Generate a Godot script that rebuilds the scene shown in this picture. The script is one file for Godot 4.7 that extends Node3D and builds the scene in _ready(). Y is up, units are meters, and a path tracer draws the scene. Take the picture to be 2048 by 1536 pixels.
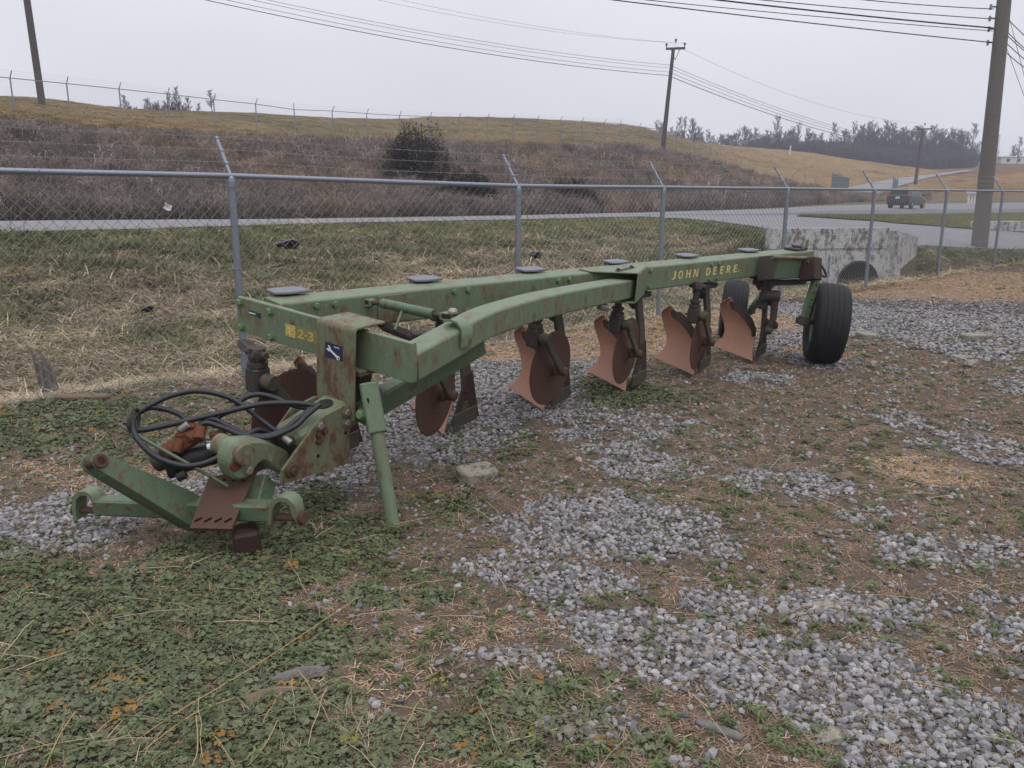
extends Node3D
# A parked moldboard plow on a gravel yard in front of a chain-link fence, a ditch, a road and a brushy hill.

const RAIL_AZ0 := -60.0
const RAIL_STEP := 1.5
const RAILS := [
	[7.84, 0.02, 8.74, -0.10, 11.64, 1.23, 18.57, 1.28, 20.11, 1.27, 45.61, 4.82, 57.69, 6.11, 90.92, 9.57],
	[7.80, 0.02, 8.71, -0.10, 11.64, 1.23, 18.57, 1.28, 20.11, 1.27, 45.61, 4.82, 57.69, 6.11, 90.92, 9.57],
	[7.76, 0.02, 8.67, -0.10, 11.64, 1.23, 18.57, 1.28, 20.11, 1.27, 45.61, 4.82, 57.69, 6.11, 90.92, 9.57],
	[7.72, 0.02, 8.64, -0.11, 11.64, 1.23, 18.57, 1.28, 20.11, 1.27, 45.61, 4.82, 57.69, 6.11, 90.92, 9.57],
	[7.68, 0.02, 8.60, -0.11, 11.64, 1.23, 18.57, 1.28, 20.11, 1.27, 45.61, 4.82, 57.69, 6.11, 90.92, 9.57],
	[7.65, 0.02, 8.57, -0.11, 11.64, 1.23, 18.57, 1.28, 20.11, 1.27, 45.61, 4.82, 57.69, 6.11, 90.92, 9.57],
	[7.61, 0.02, 8.54, -0.11, 11.64, 1.23, 18.57, 1.28, 20.11, 1.27, 45.61, 4.82, 57.69, 6.11, 90.92, 9.57],
	[7.57, 0.02, 8.50, -0.11, 11.74, 1.23, 18.66, 1.28, 20.23, 1.26, 45.61, 4.82, 57.69, 6.11, 90.92, 9.57],
	[7.53, 0.02, 8.47, -0.12, 12.14, 1.22, 19.24, 1.27, 21.00, 1.25, 45.64, 4.88, 57.44, 6.15, 90.11, 9.58],
	[7.49, 0.02, 8.44, -0.12, 12.54, 1.21, 19.82, 1.26, 21.77, 1.24, 45.69, 4.97, 56.97, 6.22, 88.39, 9.60],
	[7.45, 0.02, 8.40, -0.12, 12.95, 1.20, 20.40, 1.25, 22.55, 1.23, 45.74, 5.06, 56.50, 6.29, 86.67, 9.62],
	[7.41, 0.02, 8.37, -0.12, 13.35, 1.20, 20.98, 1.24, 23.32, 1.22, 45.78, 5.15, 56.03, 6.36, 84.95, 9.65],
	[7.37, 0.02, 8.33, -0.12, 13.75, 1.19, 21.56, 1.23, 24.10, 1.21, 45.83, 5.24, 55.56, 6.43, 83.23, 9.67],
	[7.40, 0.02, 8.36, -0.12, 14.17, 1.18, 22.18, 1.22, 24.81, 1.20, 45.88, 5.33, 55.09, 6.50, 81.51, 9.69],
	[7.44, 0.02, 8.41, -0.13, 14.60, 1.17, 22.86, 1.21, 25.44, 1.19, 46.03, 5.39, 54.82, 6.54, 80.45, 9.71],
	[7.48, 0.02, 8.45, -0.13, 15.02, 1.16, 23.53, 1.20, 26.07, 1.18, 46.19, 5.44, 54.59, 6.57, 79.59, 9.74],
	[7.52, 0.02, 8.50, -0.13, 15.45, 1.15, 24.21, 1.19, 26.69, 1.18, 46.36, 5.49, 54.36, 6.60, 78.74, 9.76],
	[7.56, 0.01, 8.54, -0.13, 15.88, 1.14, 24.89, 1.18, 27.32, 1.17, 46.52, 5.54, 54.14, 6.63, 77.88, 9.78],
	[7.60, 0.01, 8.59, -0.13, 16.31, 1.13, 25.56, 1.17, 27.95, 1.16, 46.69, 5.59, 53.91, 6.66, 77.03, 9.81],
	[7.64, 0.01, 8.63, -0.14, 16.69, 1.13, 26.07, 1.16, 28.45, 1.15, 46.85, 5.65, 53.68, 6.69, 76.17, 9.83],
	[7.68, 0.01, 8.68, -0.14, 17.01, 1.12, 26.31, 1.16, 28.77, 1.15, 47.41, 5.64, 53.98, 6.69, 72.94, 9.51],
	[7.72, 0.01, 8.72, -0.14, 17.33, 1.12, 26.55, 1.16, 29.09, 1.15, 48.01, 5.62, 54.70, 6.68, 72.99, 9.46],
	[7.76, 0.01, 8.77, -0.14, 17.65, 1.12, 26.79, 1.15, 29.41, 1.14, 48.60, 5.61, 55.42, 6.66, 76.57, 9.66],
	[7.80, 0.01, 8.81, -0.14, 17.97, 1.11, 27.03, 1.15, 29.72, 1.14, 49.19, 5.60, 56.14, 6.65, 79.92, 9.80],
	[7.84, 0.00, 8.86, -0.14, 18.32, 1.11, 27.34, 1.14, 30.04, 1.13, 50.03, 5.61, 56.96, 6.65, 83.98, 10.15],
	[7.88, 0.00, 8.90, -0.15, 18.69, 1.12, 27.68, 1.14, 30.36, 1.13, 51.20, 5.65, 57.82, 6.65, 86.63, 10.42],
	[7.92, 0.00, 8.95, -0.15, 19.05, 1.12, 28.01, 1.13, 30.68, 1.13, 52.37, 5.68, 58.68, 6.66, 88.72, 10.67],
	[7.96, 0.00, 8.99, -0.15, 19.41, 1.12, 28.35, 1.12, 30.99, 1.12, 53.53, 5.72, 59.55, 6.66, 90.74, 10.88],
	[8.04, 0.00, 9.08, -0.16, 19.78, 1.12, 28.69, 1.12, 31.31, 1.12, 54.70, 5.76, 60.63, 6.66, 92.71, 11.08],
	[8.16, 0.00, 9.21, -0.17, 20.21, 1.12, 29.09, 1.11, 31.75, 1.12, 55.99, 5.81, 61.70, 6.66, 94.76, 11.26],
	[8.28, 0.00, 9.33, -0.18, 20.67, 1.13, 29.54, 1.11, 32.28, 1.12, 57.49, 5.87, 62.78, 6.66, 97.00, 11.40],
	[8.40, 0.00, 9.46, -0.19, 21.14, 1.13, 30.00, 1.11, 32.80, 1.12, 58.98, 5.93, 64.34, 6.72, 99.23, 11.54],
	[8.52, 0.00, 9.58, -0.20, 21.61, 1.13, 30.45, 1.11, 33.32, 1.13, 60.48, 6.00, 66.06, 6.80, 101.47, 11.68],
	[8.64, 0.00, 9.71, -0.21, 22.08, 1.13, 30.90, 1.11, 33.84, 1.13, 61.98, 6.06, 67.78, 6.88, 104.51, 11.96],
	[8.77, 0.00, 9.84, -0.22, 22.55, 1.13, 31.35, 1.11, 34.37, 1.13, 63.47, 6.13, 69.49, 6.98, 107.87, 12.30],
	[8.89, 0.00, 9.96, -0.22, 23.12, 1.13, 31.95, 1.11, 34.89, 1.14, 65.19, 6.22, 71.20, 7.07, 111.38, 12.67],
	[9.01, 0.00, 10.09, -0.23, 23.69, 1.13, 32.56, 1.12, 35.41, 1.14, 66.95, 6.32, 72.91, 7.17, 116.99, 13.51],
	[9.13, 0.00, 10.21, -0.24, 24.27, 1.13, 33.17, 1.12, 35.93, 1.14, 68.71, 6.42, 74.66, 7.28, 121.19, 14.01],
	[9.25, 0.00, 10.34, -0.25, 24.85, 1.13, 33.78, 1.13, 36.46, 1.15, 70.48, 6.52, 76.41, 7.40, 124.83, 14.38],
	[9.37, 0.00, 10.47, -0.26, 25.42, 1.13, 34.39, 1.14, 36.98, 1.15, 72.24, 6.62, 78.17, 7.52, 128.46, 14.73],
	[9.49, 0.00, 10.59, -0.27, 26.00, 1.13, 35.00, 1.14, 37.50, 1.15, 74.00, 6.72, 79.92, 7.63, 131.98, 14.99],
	[9.80, 0.00, 10.95, -0.28, 26.74, 1.13, 36.27, 1.15, 38.77, 1.17, 76.23, 6.83, 82.21, 7.77, 135.50, 15.25],
	[10.16, 0.00, 11.36, -0.29, 27.47, 1.14, 37.53, 1.16, 40.04, 1.18, 78.46, 6.95, 84.53, 7.90, 139.05, 15.36],
	[10.52, 0.00, 11.77, -0.30, 28.21, 1.15, 38.80, 1.17, 41.32, 1.19, 80.70, 7.07, 86.84, 8.04, 142.61, 15.44],
	[10.89, 0.00, 12.19, -0.31, 28.94, 1.16, 40.07, 1.18, 42.59, 1.20, 82.93, 7.18, 89.08, 8.07, 146.17, 15.53],
	[11.25, 0.00, 12.60, -0.33, 29.68, 1.16, 41.33, 1.19, 43.86, 1.22, 85.16, 7.30, 91.29, 8.07, 151.85, 15.71],
	[11.61, 0.00, 13.01, -0.35, 30.33, 1.17, 42.68, 1.20, 45.23, 1.23, 87.48, 7.35, 93.64, 8.03, 159.15, 15.81],
	[11.99, 0.00, 13.44, -0.36, 29.72, 1.14, 45.10, 1.22, 47.79, 1.26, 90.21, 7.04, 96.53, 7.83, 170.66, 15.48],
	[12.47, 0.00, 13.97, -0.38, 29.12, 1.12, 47.51, 1.24, 50.35, 1.29, 92.94, 6.73, 99.49, 7.38, 184.76, 15.50],
	[12.95, 0.00, 14.50, -0.40, 27.73, 1.09, 49.92, 1.26, 52.92, 1.32, 95.95, 6.24, 102.98, 6.56, 199.55, 15.61],
	[13.44, 0.00, 15.04, -0.42, 24.91, 1.06, 52.74, 1.28, 56.14, 1.36, 99.24, 5.55, 107.43, 5.68, 212.27, 15.75],
	[13.92, 0.00, 15.52, -0.44, 22.33, 1.04, 56.63, 1.31, 61.05, 1.41, 103.66, 4.81, 113.56, 4.83, 223.27, 15.91],
	[14.41, 0.00, 19.03, -0.45, 19.57, 0.99, 60.62, 1.34, 66.20, 1.47, 107.54, 4.09, 120.45, 4.41, 234.26, 16.08],
	[15.11, 0.00, 19.30, -0.45, 19.84, 0.92, 65.09, 1.44, 72.41, 1.60, 109.62, 3.42, 126.03, 4.26, 246.42, 15.97],
	[15.91, 0.00, 19.59, -0.45, 20.13, 0.86, 69.59, 1.52, 79.25, 1.72, 112.10, 2.89, 131.23, 4.16, 258.99, 15.78],
	[16.70, 0.00, 19.89, -0.45, 20.43, 0.80, 74.16, 1.58, 87.76, 1.86, 115.46, 2.66, 136.26, 4.25, 268.90, 15.41],
	[17.57, 0.00, 20.20, -0.45, 20.74, 0.74, 78.83, 1.63, 95.53, 1.97, 119.20, 2.58, 142.89, 4.50, 277.40, 14.95],
	[19.02, 0.00, 20.36, -0.45, 20.90, 0.64, 83.77, 1.66, 101.48, 2.03, 123.85, 2.84, 152.66, 5.02, 283.90, 14.12],
	[20.47, 0.00, 21.74, -0.45, 23.94, 0.55, 89.05, 1.71, 107.06, 2.05, 130.95, 3.28, 170.11, 6.28, 289.40, 13.10],
	[22.02, 0.00, 23.22, -0.35, 25.44, 0.45, 94.54, 1.76, 112.43, 2.08, 137.33, 3.65, 183.89, 7.24, 294.90, 13.76],
	[23.71, 0.00, 24.89, -0.24, 26.60, 0.39, 100.55, 1.81, 117.34, 2.11, 141.71, 3.82, 191.27, 7.64, 300.57, 14.49],
	[25.95, 0.01, 27.13, -0.14, 27.77, 0.32, 106.57, 1.86, 122.26, 2.15, 146.10, 4.00, 198.64, 8.05, 307.08, 14.68],
	[28.88, 0.03, 30.05, -0.10, 30.40, 0.25, 112.96, 1.90, 129.26, 2.18, 152.55, 4.12, 207.47, 8.25, 316.82, 14.78],
	[31.82, 0.05, 32.98, -0.09, 33.33, 0.18, 119.54, 1.93, 137.16, 2.20, 159.69, 4.22, 216.60, 8.40, 327.06, 14.86],
	[36.61, 0.07, 37.76, -0.09, 38.11, 0.11, 126.11, 1.97, 145.07, 2.23, 166.83, 4.32, 225.73, 8.56, 337.30, 14.94],
	[41.40, 0.10, 42.54, -0.08, 42.89, 0.04, 132.69, 2.00, 152.97, 2.25, 173.97, 4.41, 234.86, 8.71, 347.53, 15.02],
	[52.46, 0.12, 53.59, -0.08, 53.94, -0.03, 139.26, 2.04, 160.88, 2.27, 181.11, 4.51, 243.99, 8.87, 357.77, 15.10],
	[65.20, 0.15, 66.32, -0.07, 66.67, -0.10, 146.73, 2.07, 168.79, 2.30, 188.25, 4.61, 253.12, 9.02, 368.01, 15.18],
	[77.94, 0.18, 79.05, -0.06, 79.40, -0.18, 155.87, 2.09, 176.69, 2.32, 195.39, 4.71, 262.25, 9.18, 378.25, 15.26],
	[87.73, 0.20, 88.83, -0.06, 89.18, -0.25, 165.02, 2.12, 184.60, 2.35, 202.52, 4.81, 271.38, 9.33, 388.48, 15.34],
	[87.73, 0.20, 88.82, -0.05, 89.17, -0.32, 174.16, 2.15, 192.50, 2.37, 209.66, 4.91, 280.52, 9.49, 398.72, 15.42],
	[87.73, 0.20, 88.81, -0.05, 89.16, -0.39, 183.30, 2.18, 200.41, 2.40, 216.80, 5.01, 289.65, 9.64, 408.96, 15.50],
	[87.73, 0.20, 88.80, -0.04, 89.15, -0.47, 192.45, 2.20, 208.32, 2.42, 223.94, 5.11, 298.78, 9.80, 419.19, 15.58],
	[87.73, 0.20, 88.79, -0.04, 89.14, -0.53, 197.43, 2.22, 212.58, 2.43, 227.26, 5.15, 302.33, 9.86, 422.80, 15.61],
	[87.73, 0.20, 88.78, -0.03, 89.13, -0.53, 197.43, 2.22, 212.58, 2.43, 227.26, 5.15, 302.33, 9.86, 422.80, 15.61],
	[87.73, 0.20, 88.77, -0.03, 89.12, -0.53, 197.43, 2.22, 212.58, 2.43, 227.26, 5.15, 302.33, 9.86, 422.80, 15.61],
	[87.73, 0.20, 88.76, -0.02, 89.11, -0.53, 197.43, 2.22, 212.58, 2.43, 227.26, 5.15, 302.33, 9.86, 422.80, 15.61],
	[87.73, 0.20, 88.75, -0.02, 89.10, -0.53, 197.43, 2.22, 212.58, 2.43, 227.26, 5.15, 302.33, 9.86, 422.80, 15.61],
	[87.73, 0.20, 88.75, -0.01, 89.10, -0.53, 197.43, 2.22, 212.58, 2.43, 227.26, 5.15, 302.33, 9.86, 422.80, 15.61],
	[87.73, 0.20, 88.74, -0.01, 89.09, -0.53, 197.43, 2.22, 212.58, 2.43, 227.26, 5.15, 302.33, 9.86, 422.80, 15.61],
	[87.73, 0.20, 88.73, 0.00, 89.08, -0.53, 197.43, 2.22, 212.58, 2.43, 227.26, 5.15, 302.33, 9.86, 422.80, 15.61],
]
const ISLAND_NEAR := [0.386, 0.386, 0.386, 0.386, 0.386, 0.386, 0.386, 0.386, 0.386, 0.386, 0.386, 0.386, 0.386, 0.386, 0.386, 0.386, 0.386, 0.386, 0.386, 0.386, 0.386, 0.386, 0.386, 0.386, 0.386, 0.386, 0.386, 0.386, 0.386, 0.386, 0.386, 0.386, 0.386, 0.386, 0.386, 0.386, 0.386, 0.386, 0.386, 0.386, 0.386, 0.386, 0.386, 0.386, 0.386, 0.386, 0.386, 0.386, 0.386, 0.386, 0.386, 0.386, 0.386, 0.356, 0.302, 0.264, 0.245, 0.221, 0.194, 0.170, 0.151, 0.141, 0.122, 0.096, 0.070, 0.044, 0.033, 0.033, 0.033, 0.033, 0.033, 0.033, 0.033, 0.033, 0.033, 0.033, 0.033, 0.033, 0.033, 0.033, 0.033]
const ISLAND_FAR := [0.390, 0.390, 0.390, 0.390, 0.390, 0.390, 0.390, 0.390, 0.390, 0.390, 0.390, 0.390, 0.390, 0.390, 0.390, 0.390, 0.390, 0.390, 0.390, 0.390, 0.390, 0.390, 0.390, 0.390, 0.390, 0.390, 0.390, 0.390, 0.390, 0.390, 0.390, 0.390, 0.390, 0.390, 0.390, 0.390, 0.390, 0.390, 0.390, 0.390, 0.390, 0.390, 0.390, 0.390, 0.390, 0.390, 0.390, 0.390, 0.390, 0.390, 0.390, 0.390, 0.390, 0.388, 0.383, 0.379, 0.394, 0.414, 0.437, 0.452, 0.461, 0.465, 0.469, 0.472, 0.476, 0.479, 0.480, 0.480, 0.480, 0.480, 0.480, 0.480, 0.480, 0.480, 0.480, 0.480, 0.480, 0.480, 0.480, 0.480, 0.480]
const LANE := [0.753, 0.753, 0.753, 0.753, 0.753, 0.753, 0.753, 0.753, 0.753, 0.753, 0.753, 0.753, 0.753, 0.753, 0.753, 0.753, 0.753, 0.753, 0.753, 0.748, 0.736, 0.724, 0.712, 0.699, 0.687, 0.675, 0.663, 0.654, 0.646, 0.637, 0.629, 0.621, 0.612, 0.604, 0.596, 0.587, 0.579, 0.571, 0.548, 0.524, 0.500, 0.475, 0.451, 0.427, 0.402, 0.378, 0.390, 0.415, 0.440, 0.464, 0.489, 0.513, 0.538, 0.562, 0.586, 0.602, 0.615, 0.621, 0.620, 0.619, 0.617, 0.616, 0.614, 0.611, 0.609, 0.606, 0.606, 0.606, 0.606, 0.606, 0.606, 0.606, 0.606, 0.606, 0.606, 0.606, 0.606, 0.606, 0.606, 0.606, 0.606]
const GRAVEL := [[-2.37, -3.85, 0.48, 0.42, 1.00], [-1.98, -4.33, 0.34, 0.24, 0.90], [-1.37, -4.51, 0.50, 0.33, 0.90], [-1.13, -5.49, 0.42, 0.87, 0.95], [-0.65, -5.91, 0.75, 1.00, 0.90], [-0.19, -7.10, 0.84, 1.21, 0.95], [0.42, -7.81, 0.73, 1.10, 0.85], [0.77, -5.87, 0.52, 0.85, 0.55], [0.45, -3.85, 0.58, 0.42, 0.85], [0.08, -3.38, 0.32, 0.18, 0.70], [0.28, -3.23, 0.24, 0.14, 0.70], [0.75, -3.68, 0.34, 0.30, 0.62], [0.51, -2.78, 0.29, 0.18, 0.72], [0.74, -2.57, 0.39, 0.18, 0.82], [1.04, -2.42, 0.41, 0.17, 0.82], [1.30, -2.24, 0.38, 0.15, 0.80], [1.37, -2.07, 0.38, 0.11, 0.80], [1.20, -2.57, 0.29, 0.11, 0.70], [0.87, -3.01, 0.20, 0.13, 0.60], [1.43, -3.01, 0.31, 0.16, 0.66], [1.64, -4.50, 0.34, 0.26, 0.78], [1.78, -4.32, 0.23, 0.15, 0.60], [2.32, -7.33, 0.33, 0.31, 0.70], [3.25, -9.95, 0.49, 1.91, 0.80], [5.53, -11.73, 2.35, 2.21, 1.00], [7.54, -12.92, 1.95, 2.53, 1.00], [5.29, -8.96, 0.85, 0.64, 0.60], [2.96, -5.83, 0.23, 0.23, 0.62], [3.10, -5.16, 0.43, 0.39, 0.45], [0.87, -4.82, 0.41, 0.25, 0.50], [1.50, -8.96, 0.51, 0.64, 0.60], [-0.51, -7.70, 0.29, 0.48, 0.80], [2.13, -3.55, 0.36, 0.20, 0.52], [1.95, -2.93, 0.30, 0.20, 0.48], [-0.04, -2.57, 0.29, 0.13, 0.35], [0.23, -2.23, 0.19, 0.10, 0.50], [1.92, -3.92, 0.31, 0.20, 0.42], [2.23, -2.55, 0.45, 0.37, 0.75], [5.78, -6.70, 1.26, 1.09, 0.70], [-3.68, -4.28, 0.56, 0.63, 0.80]]
const WEEDS := [[-2.44, -2.86, 0.64, 0.80, 0.90], [-4.44, -5.46, 0.87, 0.74, 0.70], [3.00, -3.69, 0.44, 0.36, 0.40], [-1.75, -2.96, 0.66, 0.36, 1.00], [-1.29, -2.62, 0.75, 0.42, 1.00], [-1.21, -2.23, 0.75, 0.27, 0.95], [-0.93, -3.62, 0.39, 0.32, 0.85], [-1.24, -3.41, 0.46, 0.37, 0.95], [-0.52, -3.15, 0.32, 0.27, 0.50], [-0.19, -2.17, 0.58, 0.19, 0.70], [0.11, -2.37, 0.26, 0.17, 0.60], [-0.46, -2.51, 0.24, 0.18, 0.50], [0.92, -6.86, 0.33, 0.62, 1.00], [-0.05, -5.26, 0.38, 0.35, 0.50], [-3.48, -5.87, 0.60, 0.85, 0.90], [-2.47, -5.56, 0.64, 0.64, 0.50], [-2.28, -6.10, 0.62, 0.62, 0.45], [-1.10, -4.15, 0.16, 0.38, 0.90], [2.23, -5.56, 0.64, 0.64, 0.25], [1.27, -4.25, 0.50, 0.47, 0.30], [5.42, -10.42, 0.79, 0.52, 0.40], [-0.33, -4.07, 0.32, 0.29, 0.40], [-3.13, -4.84, 0.38, 0.40, 0.40], [0.87, -2.13, 0.18, 0.09, 0.30], [1.41, -6.74, 0.26, 0.37, 0.40], [2.07, -3.30, 0.35, 0.30, 0.20]]
const STRAW := [[-1.85, -3.34, 0.49, 0.20, 0.30], [-1.29, -3.14, 0.43, 0.18, 0.20], [-1.68, -2.70, 0.30, 0.14, 0.12], [-0.54, -2.57, 0.29, 0.16, 0.18], [-0.05, -2.86, 0.31, 0.23, 0.15], [-2.09, -4.73, 0.49, 0.29, 0.30], [-2.93, -4.64, 0.43, 0.28, 0.30], [0.45, -9.34, 1.35, 0.97, 1.00], [2.18, -10.73, 1.00, 1.13, 1.00], [3.39, -11.42, 0.93, 1.02, 0.80], [8.06, -15.92, 3.22, 2.13, 1.00], [10.67, -17.77, 2.73, 1.93, 1.00], [-1.95, -8.23, 0.83, 0.68, 0.70], [-3.60, -7.86, 1.49, 0.75, 0.50], [2.53, -4.68, 0.28, 0.24, 0.80], [-1.91, -7.80, 0.75, 0.35, 0.60], [3.48, -8.94, 0.40, 0.51, 0.50]]

const PLOW_BASIS := Basis(Vector3(0.8180, -0.1089, 0.5648), Vector3(0.0685, 0.9934, 0.0923), Vector3(-0.5711, -0.0368, 0.8201))
const BEAM_DIR := Vector3(0.2241, 0.0, -0.9746)
const BEAM_OUT := Vector3(0.9746, 0.0, 0.2241)
const BEAM_FOOT := Vector3(0.266, 1.086, 0.0)

var rng := RandomNumberGenerator.new()
var M := {}
var taken := {}
var n_soft := FastNoiseLite.new()
var n_mid := FastNoiseLite.new()
var n_fine := FastNoiseLite.new()


# ---------------------------------------------------------------- shapes
class Shape:
	var v := PackedVector3Array()
	var n := PackedVector3Array()
	var c := PackedColorArray()
	var uv := PackedVector2Array()
	var col := Color.WHITE

	func tri(a: Vector3, b: Vector3, d: Vector3, na: Vector3, nb: Vector3, nd: Vector3) -> void:
		var g := (b - a).cross(d - a)
		if g.dot(na + nb + nd) > 0.0:
			v.append(a); v.append(d); v.append(b)
			n.append(na); n.append(nd); n.append(nb)
		else:
			v.append(a); v.append(b); v.append(d)
			n.append(na); n.append(nb); n.append(nd)
		c.append(col); c.append(col); c.append(col)

	func flat(a: Vector3, b: Vector3, d: Vector3, out: Vector3) -> void:
		var g := (b - a).cross(d - a)
		if g.length_squared() < 1e-16:
			return
		g = g.normalized()
		if g.dot(out) < 0.0:
			g = -g
		tri(a, b, d, g, g, g)

	func quad(a: Vector3, b: Vector3, d: Vector3, e: Vector3, out: Vector3) -> void:
		flat(a, b, d, out)
		flat(a, d, e, out)

	func prism(poly: PackedVector2Array, o: Vector3, ax: Vector3, ay: Vector3, az: Vector3, depth: float, bevel := 0.003) -> void:
		var p := poly
		var area := 0.0
		for i in p.size():
			var q: Vector2 = p[(i + 1) % p.size()]
			area += p[i].x * q.y - q.x * p[i].y
		if area < 0.0:
			p = p.duplicate()
			p.reverse()
		var m := p.size()
		var en := PackedVector2Array()
		for i in m:
			var e: Vector2 = (p[(i + 1) % m] - p[i]).normalized()
			en.append(Vector2(e.y, -e.x))
		var inner := PackedVector2Array()
		for i in m:
			var a: Vector2 = en[(i + m - 1) % m]
			var b: Vector2 = en[i]
			var s := (a + b)
			var k: float = bevel * 2.0 / maxf(s.length_squared(), 0.5)
			inner.append(p[i] - s * k)
		var f := func(q: Vector2, z: float) -> Vector3: return o + ax * q.x + ay * q.y + az * z
		for i in m:
			var j := (i + 1) % m
			var out: Vector3 = ax * en[i].x + ay * en[i].y
			quad(f.call(p[i], bevel), f.call(p[j], bevel), f.call(p[j], depth - bevel), f.call(p[i], depth - bevel), out)
			if bevel > 0.0:
				quad(f.call(inner[i], 0.0), f.call(inner[j], 0.0), f.call(p[j], bevel), f.call(p[i], bevel), out - az)
				quad(f.call(inner[i], depth), f.call(inner[j], depth), f.call(p[j], depth - bevel), f.call(p[i], depth - bevel), out + az)
		var ids := Geometry2D.triangulate_polygon(inner)
		for i in range(0, ids.size(), 3):
			flat(f.call(inner[ids[i]], 0.0), f.call(inner[ids[i + 1]], 0.0), f.call(inner[ids[i + 2]], 0.0), -az)
			flat(f.call(inner[ids[i]], depth), f.call(inner[ids[i + 1]], depth), f.call(inner[ids[i + 2]], depth), az)

	# box between two points: width along side, height along up
	func bar(a: Vector3, b: Vector3, side: Vector3, width: float, height: float, bevel := 0.004) -> void:
		var z := (b - a)
		var l := z.length()
		z /= l
		var x := (side - z * side.dot(z)).normalized()
		var y := z.cross(x)
		var w := width / 2.0
		var h := height / 2.0
		var k := bevel
		prism(PackedVector2Array([Vector2(-w + k, -h), Vector2(w - k, -h), Vector2(w, -h + k), Vector2(w, h - k), Vector2(w - k, h), Vector2(-w + k, h), Vector2(-w, h - k), Vector2(-w, -h + k)]), a, x, y, z, l, bevel)

	func box(mid: Vector3, size: Vector3, b := Basis.IDENTITY, bevel := 0.004) -> void:
		bar(mid - b.z * size.z / 2.0, mid + b.z * size.z / 2.0, b.x, size.x, size.y, bevel)

	func tube(path: Array, radius, sides := 8, caps := true) -> void:
		var m := path.size()
		var t0: Vector3 = (path[1] - path[0]).normalized()
		var x := t0.cross(Vector3.UP if absf(t0.y) < 0.9 else Vector3.RIGHT).normalized()
		var pr: Array = []
		var pn: Array = []
		for i in m:
			var t: Vector3
			if i == 0: t = t0
			elif i == m - 1: t = (path[i] - path[i - 1]).normalized()
			else: t = ((path[i + 1] - path[i]).normalized() + (path[i] - path[i - 1]).normalized()).normalized()
			x = (x - t * x.dot(t)).normalized()
			var y := t.cross(x)
			var rr: float = radius[i] if radius is Array else radius
			var ring: Array = []
			var nn: Array = []
			for k in sides:
				var q := TAU * k / sides
				var dir := x * cos(q) + y * sin(q)
				ring.append(path[i] + dir * rr)
				nn.append(dir)
			pr.append(ring)
			pn.append(nn)
		for i in m - 1:
			for k in sides:
				var j := (k + 1) % sides
				tri(pr[i][k], pr[i][j], pr[i + 1][j], pn[i][k], pn[i][j], pn[i + 1][j])
				tri(pr[i][k], pr[i + 1][j], pr[i + 1][k], pn[i][k], pn[i + 1][j], pn[i + 1][k])
		if caps:
			for k in sides:
				var j := (k + 1) % sides
				flat(path[0], pr[0][k], pr[0][j], path[0] - path[1])
				flat(path[m - 1], pr[m - 1][k], pr[m - 1][j], path[m - 1] - path[m - 2])

	func lathe(o: Vector3, axis: Vector3, profile: Array, segs := 24) -> void:
		var z := axis.normalized()
		var x := z.cross(Vector3.UP if absf(z.y) < 0.9 else Vector3.RIGHT).normalized()
		var y := z.cross(x)
		for i in profile.size() - 1:
			var p: Vector2 = profile[i]
			var q: Vector2 = profile[i + 1]
			var d := (q - p)
			if d.length() < 1e-6: continue
			var nn := Vector2(d.y, -d.x).normalized()
			for k in segs:
				var a := TAU * k / segs
				var b := TAU * (k + 1) / segs
				var da := x * cos(a) + y * sin(a)
				var db := x * cos(b) + y * sin(b)
				var na := (da * nn.x + z * nn.y)
				var nb := (db * nn.x + z * nn.y)
				var p0 := o + da * p.x + z * p.y
				var p1 := o + db * p.x + z * p.y
				var q0 := o + da * q.x + z * q.y
				var q1 := o + db * q.x + z * q.y
				if p.x > 1e-6: tri(p0, p1, q1, na, nb, nb)
				if q.x > 1e-6: tri(p0, q1, q0, na, nb, na)

	func rod(a: Vector3, b: Vector3, r: float, segs := 14, ch := 0.003) -> void:
		var l := (b - a).length()
		lathe(a, b - a, [Vector2(0, 0), Vector2(r - ch, 0), Vector2(r, ch), Vector2(r, l - ch), Vector2(r - ch, l), Vector2(0, l)], segs)

	# a grid of points as a sheet with thickness th; side: which way the front looks
	func sheet(g: Array, th: float, side: Vector3) -> void:
		var h := g.size()
		var w: int = g[0].size()
		var nn: Array = []
		for i in h:
			var row: Array = []
			for j in w:
				var a: Vector3 = g[mini(i + 1, h - 1)][j] - g[maxi(i - 1, 0)][j]
				var b: Vector3 = g[i][mini(j + 1, w - 1)] - g[i][maxi(j - 1, 0)]
				var q := a.cross(b).normalized()
				if q.dot(side) < 0.0: q = -q
				row.append(q)
			nn.append(row)
		for i in h - 1:
			for j in w - 1:
				for f in [1.0, -1.0]:
					var s: float = 0.0 if f > 0.0 else -th
					var A: Vector3 = g[i][j] + nn[i][j] * s
					var B: Vector3 = g[i][j + 1] + nn[i][j + 1] * s
					var C: Vector3 = g[i + 1][j + 1] + nn[i + 1][j + 1] * s
					var D: Vector3 = g[i + 1][j] + nn[i + 1][j] * s
					tri(A, B, C, nn[i][j] * f, nn[i][j + 1] * f, nn[i + 1][j + 1] * f)
					tri(A, C, D, nn[i][j] * f, nn[i + 1][j + 1] * f, nn[i + 1][j] * f)
		var rim: Array = []
		for j in w - 1: rim.append([0, j, 0, j + 1]); rim.append([h - 1, j, h - 1, j + 1])
		for i in h - 1: rim.append([i, 0, i + 1, 0]); rim.append([i, w - 1, i + 1, w - 1])
		var mid: Vector3 = g[h / 2][w / 2]
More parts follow.
